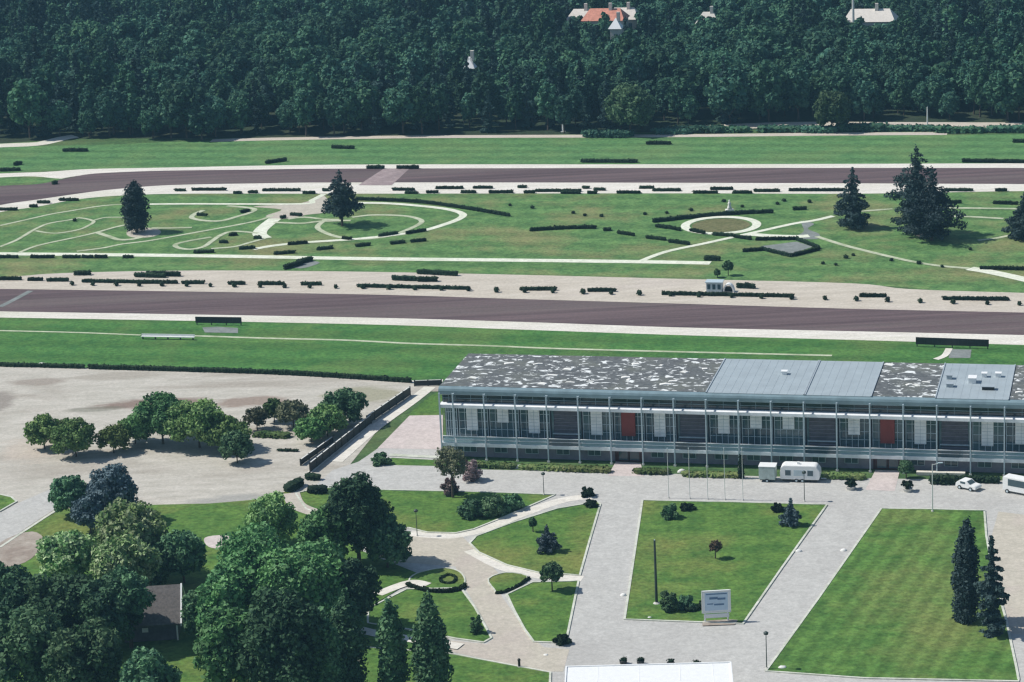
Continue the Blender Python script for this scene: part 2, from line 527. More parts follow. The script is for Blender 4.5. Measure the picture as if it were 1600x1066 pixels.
sheet('track_crossing', [(560, 290), (600, 264), (640, 264), (612, 290)], .085, ground_mat('trodden crossing', c3(.26, .20, .20), c3(.38, .31, .30), c3(.2, .16, .16)))
# near turf course
band('turf', [(-200, 493), (0, 496), (540, 506), (800, 514.5), (1060, 523.5), (1330, 531), (1600, 539), (1800, 544)],
     [(-200, 566), (0, 572), (200, 576), (450, 584), (640, 597), (900, 606), (1300, 622), (1800, 640)], .02, M['turf'])
strip('turf_line', [(-60, 515), (0, 517), (120, 520), (220, 524)], .7, .05, M['path'])
strip('turf_line', [(300, 525), (420, 529), (540, 532), (640, 537), (770, 541), (900, 546), (1300, 556)], .9, .05, M['path'])
strip('turf_line', [(640, 597), (665, 596), (692, 595)], 1.4, .05, M['verge'])

# infield paths (chalk)
PATHS = [
    ([(-120, 396), (0, 397), (300, 400), (560, 404.5), (800, 407), (1000, 409.5), (1110, 411.5)], 2.2),
    ([(0, 353), (40, 344), (80, 335), (110, 330), (160, 322), (205, 319)], 1.0),
    ([(52, 360), (75, 350), (110, 344), (125, 341), (146, 346), (138, 353), (120, 360), (85, 365), (55, 361)], .9),
    ([(0, 386), (25, 376), (52, 360)], 1.0),
    ([(146, 345), (165, 340.5), (195, 340)], .8),
    ([(28, 396), (60, 384), (120, 371), (150, 364), (178, 356), (205, 350)], 1.0),
    ([(152, 364), (170, 370), (186, 375), (205, 374.5), (222, 371)], 1.4),
    ([(236, 357), (265, 357), (300, 356)], 1.2),
    ([(120, 393), (160, 388), (190, 382), (230, 377), (270, 370), (320, 361), (380, 350), (410, 343), (428, 336)], 1.0),
    ([(232, 319.5), (300, 319), (470, 319), (488, 313), (506, 304)], 1.5),
    ([(318, 329), (304, 335), (300, 341), (318, 345), (345, 345.5), (370, 339), (390, 333), (398, 328), (388, 325), (355, 322)], 1.3),
    ([(430, 342), (418, 351), (408, 360), (406, 367), (414, 373)], 2.6),
    ([(404, 365), (365, 362), (345, 368), (330, 378), (318, 386), (298, 390), (280, 388), (274, 383), (290, 378), (330, 371)], 1.2),
    ([(414, 373), (392, 379), (366, 386), (330, 389)], 1.1),
    ([(428, 348), (470, 349.5), (500, 346.5), (548, 345)], 1.4),
    ([(450, 343), (475, 340), (505, 343), (530, 344)], 1.2),
    ([(508, 344), (496, 355), (508, 364), (530, 371), (552, 374), (585, 373), (612, 368), (640, 358), (659, 347), (646, 340), (620, 337), (580, 336.5), (550, 340)], 1.3),
    ([(553, 317.5), (600, 318), (650, 321.5), (700, 327.5), (723, 335), (716, 343), (692, 352), (662, 360.5), (620, 367), (555, 374), (480, 379), (430, 384), (395, 390)], 1.8),
    ([(1000, 409), (1040, 394), (1100, 381), (1150, 370), (1186, 362), (1240, 350), (1272, 345), (1302, 338)], 1.5),
    ([(1166, 366), (1205, 369), (1245, 370), (1264, 369)], 2.0),
    ([(1276, 370), (1320, 384), (1380, 399), (1430, 410), (1470, 416), (1515, 420)], 1.3),
    ([(1515, 420), (1550, 426), (1600, 437), (1660, 452)], 2.4),
    ([(1340, 331), (1395, 327)], 1.2), ([(1480, 325.5), (1530, 326), (1600, 327)], 1.4),
    ([(1455, 340), (1500, 338.5), (1568, 342)], 1.3), ([(1528, 376), (1560, 372), (1590, 365)], 1.1),
]
for k, (p, w) in enumerate(PATHS): strip('path', p, w * (1.2 if w >= 2 else .95), .06 + .004 * (k % 8), M['path_white' if w >= 1.5 else 'path'])
ringc = G(1126.5, 352.5)
strip('path', None, 1.9, .10, M['path_white'], True, [ringc + Vector((7.6 * math.cos(t), 7.6 * math.sin(t), 0)) for t in np.linspace(0, 2 * math.pi, 48, endpoint=False)])
flat('garden_bed', [ringc + Vector((6.2 * math.cos(t), 6.2 * math.sin(t), 0)) for t in np.linspace(0, 2 * math.pi, 40, endpoint=False)], .045,
     grass_mat('ring bed', c3(.12, .13, .055), c3(.17, .165, .08), c3(.2, .17, .1)))
sheet('plaza_or_shadow', [(396, 323), (470, 318), (506, 306), (512, 330), (480, 336), (440, 343), (415, 338), (440, 328)], .052, M['gravel'], 4)
sheet('plaza_or_shadow', [(205, 357), (240, 357), (252, 363), (240, 370), (212, 372), (198, 367)], .052, M['gravel'], 4)
sheet('plaza_or_shadow', [(1252, 346), (1272, 350), (1262, 358), (1280, 366), (1276, 374), (1240, 372), (1256, 362)], .052, M['grey_plaza_or_shadow'], 4)
sheet('plaza_or_shadow', [(1189, 385), (1245, 378), (1270, 386), (1234, 398)], .052, M['grey_plaza_or_shadow'])
sheet('plaza_or_shadow', [(1425, 354), (1450, 352), (1462, 362), (1452, 371), (1434, 370), (1424, 362)], .052, M['sand'], 4)
sheet('plaza_or_shadow', [(448, 414), (478, 408), (500, 411), (470, 420)], .052, M['grey_plaza_or_shadow'], 3)  # grey sheet painted as the shadow beside the slanted hedge

# parking lot, front roads
sheet('parking_lot', [(-260, 568), (0, 573), (200, 577), (450, 585), (640, 599), (692, 603), (692, 612), (660, 612), (600, 660), (540, 735), (470, 790), (360, 800), (60, 815), (-60, 890), (-260, 960)], .03, M['lot'])
sheet('road', [(-200, 880), (0, 855), (40, 826), (92, 792), (120, 776), (85, 762), (30, 786), (0, 802), (-200, 850)], .05, M['road'])
sheet('road', [(470, 790), (490, 762), (520, 735), (560, 722), (690, 733), (950, 738), (1200, 745), (1600, 752), (1760, 756), (1760, 1150), (700, 1150), (680, 1000), (560, 900), (470, 830)], .045, M['road'])
sheet('road', [(560, 722), (575, 712), (592, 700), (690, 703), (692, 736), (575, 735)], .052, M['road'])
sheet('paving', [(640, 650), (692, 649), (692, 703), (590, 701)], .06, M['pink'])
strip('path', [(672, 605), (640, 630), (585, 670), (525, 722)], 2.2, .065, M['verge'])
sheet('grass_patch', [(692, 608), (690, 650), (636, 650), (668, 622)], .056, M['lawn'])
sheet('grass_patch', [(612, 716), (692, 720), (692, 729), (600, 727)], .064, M['lawn'])
strip('kerb', [(608, 712), (650, 714), (694, 716)], 1.1, .06, M['kerb'], h=.1)
sheet('paving', [(962, 722), (1001, 724), (1006, 745), (950, 744)], .062, M['pink'])
sheet('paving', [(1368, 735), (1406, 736), (1398, 768), (1352, 766)], .062, M['pink'])
sheet('gravel_patch', [(1560, 800), (1640, 810), (1700, 1010), (1580, 990), (1546, 850)], .06, M['gravel'])

LAWNS = [
    ([(462, 772), (500, 763), (600, 766.5), (760, 770), (868, 774), (850, 782), (790, 808), (740, 828), (712, 834), (668, 833), (640, 826), (600, 822), (520, 812), (478, 796)], 'lawn', 0),
    ([(934, 785), (938, 789), (920, 850), (906, 900), (842, 896), (792, 884), (748, 864), (734, 850), (744, 839), (800, 818), (870, 796)], 'lawn', 0),
    ([(763, 906), (790, 896), (824, 901), (812, 914), (780, 928), (772, 922)], 'lawn', 3),
    ([(792, 930), (832, 911), (904, 909), (884, 1006), (834, 1004), (820, 985), (804, 956)], 'lawn', 0),
    ([(575, 952), (635, 922), (720, 920), (742, 950), (768, 998), (756, 1005), (712, 999), (640, 985), (575, 975)], 'lawn', 0),
    ([(640, 906), (655, 896), (690, 889), (715, 893), (726, 905), (722, 918), (700, 922), (665, 920), (645, 915)], 'lawn', 4),
    ([(560, 1012), (700, 1022), (860, 1052), (856, 1150), (560, 1150)], 'lawn', 0),
    ([(1004, 783), (1150, 786), (1292, 790), (1222, 888), (1161, 976), (976, 969)], 'lawn', 0),
    ([(1377, 796), (1460, 797), (1538, 799), (1541, 838), (1552, 900), (1572, 970), (1588, 1044), (1592, 1066), (1350, 1061), (1197, 1050), (1280, 935)], 'lawn_striped', 0),
    ([(1200, 1100), (1196, 1070), (1350, 1074), (1700, 1080), (1700, 1150), (1220, 1150)], 'lawn', 0),
    ([(-200, 905), (0, 858), (45, 828), (95, 797), (160, 792), (330, 788), (400, 782), (452, 768), (466, 790), (520, 810), (560, 860), (660, 900), (560, 960), (700, 1010), (700, 1200), (-200, 1200)], 'lawn', 0),
    ([(-60, 815), (0, 800), (26, 785), (18, 778), (0, 774), (-60, 778)], 'lawn', 0),
    ([(1560, 1075), (1700, 1078), (1700, 1150), (1560, 1150)], 'lawn', 0),
]
for k, (px, mt, sm) in enumerate(LAWNS[:-1]):
    sheet('lawn', px, .075 + .006 * k, M[mt], sm)
    if k != 10:
        pts = [G(u, v) for u, v in px]
        pts = smooth(pts, sm, True) if sm else pts
        q = []
        for i, p in enumerate(pts):                  # dense, so that corners stay sharp
            b = pts[(i + 1) % len(pts)]
            q += [p.lerp(b, t / 6) for t in range(6)]
        strip('kerb', None, .3 if k not in (2, 5) else .22, .03, M['kerb'], True, q, h=.14 + .002 * k)
strip('kerb', [(0, 857), (45, 827), (95, 796), (130, 789)], .45, .03, M['kerb'], h=.16)
strip('path', [(640, 834), (690, 838), (720, 836), (760, 826), (820, 802), (880, 782), (930, 776)], 2.2, .058, M['verge'])
strip('path', [(735, 860), (790, 888), (850, 901), (910, 905)], 2.2, .059, M['verge'])
sheet('path', [(600, 824), (660, 836), (722, 838), (735, 852), (768, 884), (782, 900), (770, 912), (800, 955), (822, 990), (850, 1012), (890, 1015), (880, 1050), (850, 1050), (700, 1018), (690, 1000), (760, 1007), (772, 998), (745, 950), (722, 912), (712, 886), (640, 880), (600, 880)], .056, M['gravel'])
strip('path', [(455, 772), (466, 792), (505, 806), (545, 812)], 2.6, .165, M['gravel'])
strip('path', [(590, 930), (640, 912), (668, 916)], 1.8, .166, M['verge'])
strip('path', [(560, 985), (590, 992), (640, 1000), (720, 1012)], 2.0, .167, M['verge'])
sheet('dirt_or_shadow_patch', [(320, 842), (350, 838), (372, 846), (350, 858), (326, 856)], .16, M['pink'], 4)
sheet('dirt_or_shadow_patch', [(0, 850), (50, 832), (70, 850), (40, 880), (0, 885)], .16, M['dirt'], 4)


# ------------------------------------------------------------------ foliage
def ico(sub=1):
    bm = bmesh.new()
    bmesh.ops.create_icosphere(bm, subdivisions=sub, radius=1)
    v = np.array([p.co[:] for p in bm.verts]); f = [tuple(x.index for x in q.verts) for q in bm.faces]
    bm.free()
    return v, f


ICO1, ICO2 = ico(1), ico(2)


def leaf_cloud(lobes, per, leaf, seed, jitter=.55, up=.15, core=.8, dens=None):
    """Leaf-sized quads through and over a set of lobes (centre, radii), each lobe round a rough inner body."""
    r = np.random.default_rng(seed)
    V, Fc, T, n = [], [], [], 0
    area = np.array([(l[1][0] * l[1][1] * l[1][2]) ** (2 / 3) for l in lobes])
    cnt = np.maximum(6, (per * len(lobes) * area / area.sum()).astype(int))
    for (c, rad), k in zip(lobes, cnt):
        c, rad = np.array(c, float), np.array(rad, float)
        t = r.uniform(0, 1)
        d = r.normal(size=(k, 3)); d[:, 2] += up
        d /= np.linalg.norm(d, axis=1)[:, None]
        p = c + d * rad * r.uniform(.66, 1.2, (k, 1))
        nn = d + r.normal(size=(k, 3)) * jitter
        nn[:, 2] += .35
        nn /= np.linalg.norm(nn, axis=1)[:, None]
        a = np.cross(nn, r.normal(size=(k, 3))); a /= np.linalg.norm(a, axis=1)[:, None]
        b = np.cross(nn, a)
        s = leaf * r.uniform(.55, 1.35, (k, 1)); s2 = s * r.uniform(.5, .9, (k, 1))
        q = np.stack([p - a * s, p - b * s2, p + a * s, p + b * s2], 1).reshape(-1, 3)
        V.append(q)
        idx = np.arange(k) * 4 + n
        Fc += [tuple(x) for x in np.stack([idx, idx + 1, idx + 2, idx + 3], 1).tolist()]
        T += list(np.clip(t + r.normal(0, .22, k), 0, 1))
        n += 4 * k
        if core:
            cv = ICO1[0] * rad * core * (1 + r.normal(0, .10, (len(ICO1[0]), 1))) + c
            V.append(cv)
            Fc += [tuple(i + n for i in f) for f in ICO1[1]]
            T += [t] * len(ICO1[1])
            n += len(cv)
    return np.concatenate(V), Fc, T


def cloud_mesh(name, data, mat):
    v, f, t = data
    me = bpy.data.meshes.new(name)
    me.from_pydata(v.tolist(), [], f)
    at = me.attributes.new('tint', 'FLOAT', 'FACE')
    at.data.foreach_set('value', np.array(t, dtype=np.float32))
    me.materials.append(mat)
    return me


def lobes_broad(h, w, th, k, r, squash=1.0):
    """Lobes of a round-headed crown: base at th, top at h, width w."""
    cz, rz, rx = th + (h - th) * .46, (h - th) / 2 * .92, w / 2 * .9
    L = [((0, 0, cz), (rx * .58, rx * .58, rz * .62))]
    for i in range(k):
        g = (i + .5) / k
        ph = i * 2.39996 + r.uniform(-.3, .3)
        zz = 1 - 1.75 * g
        rr = math.sqrt(max(0, 1 - zz * zz))
        q = r.uniform(.62, .88)
        s = r.uniform(.20, .34)
        L.append(((rx * rr * math.cos(ph) * q, rx * rr * math.sin(ph) * q, cz + rz * zz * q), (rx * s, rx * s, min(rx, rz) * s * squash)))
    return L


def lobes_conifer(h, w, th, tiers, r, droop=.25):
    """Whorls of long flattened boughs that shorten to a spire."""
    L = []
    for i in range(tiers):
        g = i / (tiers - 1)
        z = th + (h - th) * (g ** .9) * .96
        R = w / 2 * min(1.0, .8 + g, (1.06 - g) * 1.55) ** .9 * r.uniform(.72, 1.15) + .1
        nb = max(3, int(7 - 4 * g))
        o = r.uniform(0, 6)
        L.append(((0, 0, z), (R * .27, R * .27, (h - th) / tiers * .7)))
        for b in range(nb):
            ph = o + 2 * math.pi * b / nb + r.uniform(-.3, .3)
            Rb = R * r.uniform(.45, 1.22)
            for q, s in ((.5, .30), (.85, .2)):
                L.append(((Rb * q * math.cos(ph), Rb * q * math.sin(ph), z - droop * Rb * q * .8), (Rb * s, Rb * s, Rb * .10 + .12)))
    L.append(((0, 0, h - .5), (.25, .25, .8)))
    return L


def lobes_column(h, w, th, k, r):
    L = []
    for i in range(k):
        g = i / (k - 1)
        z = th + (h - th) * g * .94
        R = w / 2 * min(1.0, .75 + g * 1.6) * math.sqrt(1 - (max(0, g - .4) / .62) ** 2)
        R = max(R, .25)
        L.append(((0, 0, z), (R * .82, R * .82, (h - th) / k * 1.2)))
        for b in range(4):
            ph = r.uniform(0, 6.28)
            L.append(((R * .55 * math.cos(ph), R * .55 * math.sin(ph), z + r.uniform(-.3, .3)), (R * .5, R * .5, (h - th) / k * 1.1)))
    return L


def trunk_mb(h, r0, crown_lo, w, r, limbs=5):
    mb = MB()
    mb.tube((0, 0, -.1), (0, 0, crown_lo), r0 * 1.15, r0 * .8, M['bark'], 7)
    mb.tube((0, 0, crown_lo), (0, 0, crown_lo + (h - crown_lo) * .7), r0 * .8, r0 * .25, M['bark'], 6)
    for i in range(limbs):
        a = i * 2.4 + r.uniform(-.4, .4)
        z = crown_lo * r.uniform(.85, 1.1) + (h - crown_lo) * .12 * i / max(1, limbs)
        e = (w * .3 * math.cos(a), w * .3 * math.sin(a), z + (h - crown_lo) * .35)
        mb.tube((0, 0, z), e, r0 * .5, r0 * .15, M['bark'], 5)
    return mb


def tree(name, u, v, top, wpx, kind, mat, label, cat='tree', group=None, leaves=2500, leaf=.38, lo=.25, seed=0, pos=None, lobes=None):
    """A tree with its foot at photo position (u, v), its top at row top, wpx wide."""
    p = G(u, v) if pos is None else pos
    h, w = rise(p, v - top), wpx / scale_at(p)
    r = np.random.default_rng(seed + int(u * 7 + v))
    t = empty(name, p, 0)
    tag(t, label, cat, group)
    th = h * lo * (.35 if name == 'lot_tree' else 1)
    if name == 'lot_tree': w *= 1.22
    if kind == 'broad': L = lobes_broad(h, w, th, int((lobes or 18) * 1.6), r)
    elif kind == 'conifer': L = lobes_conifer(h, w, th, max(7, int(h * .9)), r)
    elif kind == 'column': L = lobes_column(h, w, th, 12, r)
    elif kind == 'shrub': L = lobes_broad(h, w, -h * .25, lobes or 10, r)
    me = cloud_mesh('crown', leaf_cloud(L, 2.2 * leaves / len(L), leaf * .76, seed + int(u), .85, .2, .62 if kind != 'conifer' else .4), M[mat])
    link(bpy.data.objects.new('crown', me), t)
    if kind != 'shrub':
        trunk_mb(h, max(.09, h * .022), th + h * .06, w, r, 5 if kind == 'broad' else 0).build('trunk', t)
    else:
        mb = MB()
        for i in range(4):
            a = i * 1.6
            mb.tube((0, 0, -.05), (w * .2 * math.cos(a), w * .2 * math.sin(a), h * .5), .05, .03, M['bark'], 5)
        mb.build('stem', t)
    return t


def hedge(px, h, w, label, group=None, mat='leaf_hedge', leaf=.2, name='hedge', cat='hedge', dens=9):
    """A clipped hedge following photo positions px."""
    c = smooth([G(*p) for p in px], 5) if len(px) > 2 else [G(*px[0]).lerp(G(*px[1]), t) for t in np.linspace(0, 1, 6)]
    o = c[len(c) // 2].copy()
    r = np.random.default_rng(abs(int(px[0][0] * 13 + px[0][1])))
    L, d = [], 0
    pts = [c[0]]
    step = w * .55
    for a, b in zip(c[:-1], c[1:]):
        n = max(1, math.ceil((b - a).length / step))
        pts += [a.lerp(b, (i + 1) / n) for i in range(n)]
    for p in pts:
        q = p - o
        hh = h * r.uniform(.9, 1.08)
        for z in ((.3, .72) if h > .5 else (.5,)):
            L.append(((q.x + r.uniform(-.06, .06), q.y + r.uniform(-.06, .06), hh * z), (w * .5, w * .5, hh * .36)))
    me = cloud_mesh(name, leaf_cloud(L, dens, leaf, abs(int(px[0][0])), .5, .2, .95), M[mat])
    ob = link(bpy.data.objects.new(name, me))
    ob.location = o
    return tag(ob, label, cat, group)


# ------------------------------------------------------------------ the long hall
HO = Vector((-4.596, 395.046, 0))                    # foot of the second full post
hall = empty('grandstand_hall', HO, TH)
tag(hall, 'long glazed hall with white bands, thin posts and a flat torn roof', 'building')
X0, X1, BAY, HH, DEP = -7.3, 108.0, 5.0, 11.56, 18.9


def hb(*a): return MB().box(*a)


hb(X0 + .3, X1, .6, DEP, -.3, 2.14, M['dark_wall']).build('ground_floor_wall', hall)
hb(X0 + .1, X1, 1.9, DEP - .02, 2.4, 10.5, M['brown_panel']).build('upper_wall', hall)
sl = hb(X0, X1, -1.0, 2.3, 2.15, 2.7, M['white_band'])
sl.build('balcony', hall)
hb(X0, X1, -1.0, 1.95, 8.45, 8.95, M['white_band']).build('canopy_band', hall)
hb(X0 + .15, X1, .5, 1.9, 9.0, 10.4, M['glass_dark']).build('clerestory', hall)
# fascia with a rolled upper edge
fa = MB()
prof = [(-.1, 10.35), (-.25, 10.5), (-.25, 11.0), (-.12, 11.32), (.2, 11.52), (.8, 11.56), (1.2, 11.56), (1.2, 10.35)]
vs = [(x, y, z) for x in (X0 - .2, X1) for y, z in prof]
n = len(prof)
fa.add(vs, [(k, (k + 1) % n, n + (k + 1) % n, n + k) for k in range(n)] + [tuple(range(n)), tuple(range(2 * n - 1, n - 1, -1))], M['teal'])
fa.build('fascia', hall)
# roof in sections
secs = [(X0 - .2, 34.8, 'felt', 'roof dark felt section torn with many white patches'), (34.8, 50.0, 'roof_grey', 'smooth blue grey roof section'),
        (50.0, 60.2, 'roof_grey', 'smooth blue grey roof section beside the torn felt'), (60.2, 69.6, 'felt', 'short torn felt roof section between grey sheets'),
        (69.6, 80.6, 'roof_grey', 'grey roof section with white vents'), (80.6, X1, 'felt', 'torn felt roof section at the far end')]
for k, (a, b, mt, lab) in enumerate(secs):
    z = 11.62 if mt == 'roof_grey' else 11.58
    rp = hb(a + .02, b - .02, .6 if mt == 'felt' else .25, DEP, 11.0, z, M[mt]).build('roof', hall)
    rp['label'] = lab
    s = MB()
    if mt == 'roof_grey':
        for x in np.arange(a + 1.25, b - .6, 1.25): s.box(x - .03, x + .03, .3, DEP - .1, z, z + .02, M['roof_grey'])
        s.box(a + .02, a + .2, .2, DEP - .05, z, z + .12, M['seam'])
        s.box(b - .2, b - .03, .2, DEP - .05, z, z + .12, M['seam'])
    else:
        rr = np.random.default_rng(k + 3)
        for i in range(int((b - a) * .45)):          # loose pieces of pale insulation lying open
            x, y = rr.uniform(a + .8, b - .8), rr.uniform(1.3, DEP - 1)
            w_, l_ = rr.uniform(.3, 1.0), rr.uniform(.15, .5)
            MB().prism([(-w_, 0), (w_, 0), (w_ * .9, .1), (0, rr.uniform(.1, .22)), (-w_ * .8, .08)], -l_, l_, M['stone']).build('torn_patch', rp).matrix_local = Matrix.Translation((x, y, z - .01)) @ Matrix.Rotation(rr.uniform(-.5, .5), 4, 'Z')
    if mt == 'roof_grey': s.build('roof_seams', rp)
for x, y, sx, sy, h, mt in ((74.6, 9.0, .55, .8, .8, 'white'), (76.2, 12.0, .35, .4, .6, 'white'), (78.3, 12.2, .4, .4, .6, 'white'), (77.2, 5.4, .9, .5, .5, 'black'),
                            (45.5, 11, .4, .4, .5, 'white'), (71, 10.6, .4, .5, .6, 'seam'), (71.4, 6.4, .5, .5, .5, 'seam')):
    v_ = MB().box(x - sx, x + sx, y - sy, y + sy, 11.62, 11.62 + h, M[mt]).box(x - sx - .1, x + sx + .1, y - sy - .1, y + sy + .1, 11.62 + h, 11.7 + h, M['seam' if mt != 'white' else 'white'])
    v_.build('roof_vent', hall)
# posts
for k in range(-1, 22):
    x = k * BAY
    p_ = MB().box(x - .1, x + .1, -1.25, -1.01, 0, 10.9, M['steel']).box(x - .2, x + .2, -1.3, -.95, 0, .25, M['concrete'])
    p_.box(x - .06, x + .06, -1.01, .4, 10.45, 10.7, M['steel']).box(x - .05, x + .05, -1.02, -1.0, 2.4, 2.6, M['steel'])
    p_.build('post', hall)
MB().box(X0 + .02, X0 + .25, -1.25, -1.01, 0, 10.9, M['steel']).build('post', hall)
# bays
PALE = {-1: 4.0, 0: 2.6, 1: 4.2, 3: 4.2, 5: 4.2, 7: 3.4, 8: 2.4, 9: 2.4, 11: 3.0, 13: 4.2, 15: 4.2, 16: 3.8, 18: 4.0, 19: 2.6, 20: 4.2}
DARKB, REDB = (2, 6, 10, 14, 17), (4, 12)
for k in range(-2, 21):
    a, b = max(k * BAY, X0 + .2), (k + 1) * BAY
    wdw = MB().box(a + .12, b - .12, 1.55, 1.89, 2.9, 8.3, M['brown_panel' if k in DARKB else ('glass_teal_reflection' if k % 3 == 0 else 'glass')]).build('window', hall)
    fr = MB()
    rr = np.random.default_rng(50 + k)
    if k in DARKB:
        fr.box(a + .14, a + .5, 1.44, 1.545, 2.9, 8.3, M['glass_teal_reflection']).box(b - .5, b - .14, 1.44, 1.545, 2.9, 8.3, M['glass_teal_reflection'])
        fr.box(a + .1, b - .1, 1.40, 1.439, 2.86, 2.95, M['steel']).box(a + .1, b - .1, 1.40, 1.439, 8.2, 8.3, M['steel'])
        for z in np.arange(3.4, 8.2, .6): fr.box(a + .52, b - .52, 1.44, 1.549, z, z + .07, M['dark_wall'])
        fr.box(a + .3, b - .3, 1.2, 1.43, 3.9, 4.05, M['steel'])
        fr.build('louvre', wdw)
    else:
        for x in np.linspace(a + .18, b - .18, 6): fr.box(x - .045, x + .045, 1.42, 1.545, 2.9, 8.3, M['steel'])
        for z in (4.3, 5.6, 7.0): fr.box(a + .12, b - .12, 1.44, 1.54, z, z + .07, M['steel'])
        fr.build('frame', wdw)
    if k in PALE:
        c = a + 1.3 * (b - a) / 5 + .2
        pn = MB().box(c - .02, c + 1.75, 1.1, 1.41, 8.2 - PALE[k], 8.3, M['white_band'])
        po = pn.build('panel', hall)
        li = MB()
        for z in np.arange(8.25 - PALE[k], 8.1, .55): li.box(c + .05, c + 1.68, 1.07, 1.098, z, z + .05, M['steel'])
        li.box(c + .84, c + .89, 1.065, 1.097, 8.3 - PALE[k], 8.2, M['steel'])
        li.build('panel_joints', po)
    if k in REDB:
        po = MB().box(a + 1.35, b - 1.5, 1.0, 1.41, 4.0, 8.0, M['red']).build('panel', hall)
        po['label'] = 'dark brick red panel behind the balcony glass above an entrance'
        d_ = MB().box(a + .3, b - .3, .40, .59, 0, 2.1, M['door_red']).build('door', hall)
        MB().box(a + 2.45, a + 2.55, .3, .399, 0, 2.1, M['black']).box(a + .9, a + 2.3, .35, .39, .3, 1.9, M['glass']).box(a + 2.7, a + 4.1, .35, .39, .3, 1.9, M['glass']).build('door_leaf', d_)
    else:
        g_ = MB().box(a + 1.0, a + 3.0, .48, .59, .9, 1.9, M['glass']).build('window', hall)
        gf = MB()
        for x in (a + 1.0, a + 2.0, a + 3.0): gf.box(x - .04, x + .04, .40, .475, .86, 1.94, M['steel'])
        gf.box(a + .96, a + 3.04, .41, .47, 1.9, 1.96, M['steel']).box(a + .96, a + 3.04, .41, .47, .84, .9, M['steel'])
        gf.build('frame', g_)
    bl = MB().box(a + .14, b - .14, -.90, -.86, 2.71, 3.75, M['balustrade'] if k not in DARKB else M['glass']).build('balustrade', hall)
    MB().box(a + .12, b - .12, -.97, -.83, 3.76, 3.86, M['white_band']).box(a + .12, b - .12, -.97, -.91, 3.25, 3.31, M['white_band']).build('handrail', bl)
    ct = MB()
    for x in np.linspace(a + .1, b - .1, 3): ct.box(x - .03, x + .03, .40, .495, 9.0, 10.4, M['teal'])
    ct.box(a + .1, b - .1, .38, .49, 9.62, 9.7, M['teal'])
    ct.build('clerestory_bars', hall)


# ------------------------------------------------------------------ vehicles and small structures by the hall
def wheel(parent, x, y, r, w=.22):
    t = MB()
    t.tube((x, y - w / 2, r), (x, y + w / 2, r), r, r, M['rubber'], 14)
    o = t.build('wheel', parent)
    MB().tube((x, y - w / 2 - .012, r), (x, y + w / 2 + .012, r), r * .55, r * .55, M['steel'], 10).build('rim', o)


p = G(1251, 751)
cv = tag(empty('caravan', p, TH), 'white caravan with two square dark windows parked in front of the hall', 'caravan')
out = [(-2.9, .5), (2.9, .5), (3.05, 1.0), (3.0, 1.9), (2.5, 2.55), (2.2, 2.65), (-2.4, 2.65), (-2.85, 2.3), (-3.0, 1.4)]
MB().prism(out, -1.1, 1.1, M['white']).build('body', cv, .06)
for x in (-1.75, 1.6):
    w_ = MB().box(x - .42, x + .42, -1.14, -1.09, 1.15, 1.95, M['glass']).build('window', cv)
    MB().box(x - .48, x + .48, -1.125, -1.095, 1.08, 1.15, M['steel']).box(x - .48, x + .48, -1.125, -1.095, 1.95, 2.02, M['steel']).build('frame', w_)
MB().box(-.9, .75, -1.13, -1.095, 1.1, 2.0, M['steel']).build('awning_panel', cv)
MB().box(-.45, -.1, -.3, .1, 2.66, 3.0, M['white']).build('roof_vent', cv)
MB().box(-2.6, 2.6, -1.0, 1.0, .28, .49, M['black']).box(3.05, 3.9, -.06, .06, .42, .52, M['steel']).build('chassis', cv)
for x in (-.5, .4):
    for y in (-1.0, 1.0): wheel(cv, x, y, .32)

p = G(1200, 751)
bt = tag(empty('box_trailer', p, TH), 'grey green box trailer standing left of the white caravan', 'trailer')
MB().box(-1.25, 1.25, -1.0, 1.0, .45, 2.45, M['box_green']).build('body', bt, .05)
MB().box(-1.15, -.1, -1.03, -1.005, .6, 2.3, M['box_green']).box(.0, 1.1, -1.03, -1.005, .6, 2.3, M['box_green']).build('door', bt)
MB().box(-1.3, 1.3, -1.05, 1.05, 2.46, 2.54, M['white']).build('roof', bt)
MB().box(-1.1, 1.1, -.8, .8, .3, .44, M['black']).box(1.25, 2.0, -.05, .05, .38, .46, M['steel']).build('chassis', bt)
for y in (-.95, .95): wheel(bt, 0, y, .3)


def car(p, rz, label, body, L=4.2, Hh=1.5, van=False):
    t = tag(empty('parked_van' if van else 'parked_car', p, rz), label, 'van' if van else 'car')
    a = L / 2
    if van: out = [(-a, .4), (a, .4), (a + .05, .9), (a - .2, 1.25), (a - 1.1, Hh * .93), (a - 1.5, Hh), (-a + .1, Hh), (-a, Hh - .15)]
    else: out = [(-a, .35), (a, .35), (a + .05, .7), (a - .1, .85), (a - 1.0, .95), (a - 1.6, Hh), (-a + .7, Hh), (-a + .1, .95)]
    MB().prism(out, -.86, .86, M[body]).build('body', t, .05)
    z0, z1 = (1.25, Hh - .25) if van else (.98, Hh - .12)
    w_ = MB()
    for s in (-1, 1):
        y0, y1 = sorted((s * .862, s * .885))
        w_.box(-a + .9, a - 1.75, y0, y1, z0, z1, M['glass'])
    w_.build('side_window', t)
    g = MB()
    x2, z2, x3, z3 = (out[3][0], out[3][1], out[4][0], out[4][1]) if van else (a - 1.0, .95, a - 1.6, Hh)
    g.add([(x2 + .02, -.72, z2 + .04), (x2 + .02, .72, z2 + .04), (x3 + .03, .66, z3 - .02), (x3 + .03, -.66, z3 - .02)], [(0, 1, 2, 3)], M['glass'])
    g.build('windscreen', t)
    for s in (-1, 1):
        MB().box(a + .03, a + .07, s * .6 - .15, s * .6 + .15, .62, .78, M['steel']).build('headlight', t)
    for x in (-a + .8, a - .8):
        for y in (-.84, .84): wheel(t, x, y, .33)
    return t


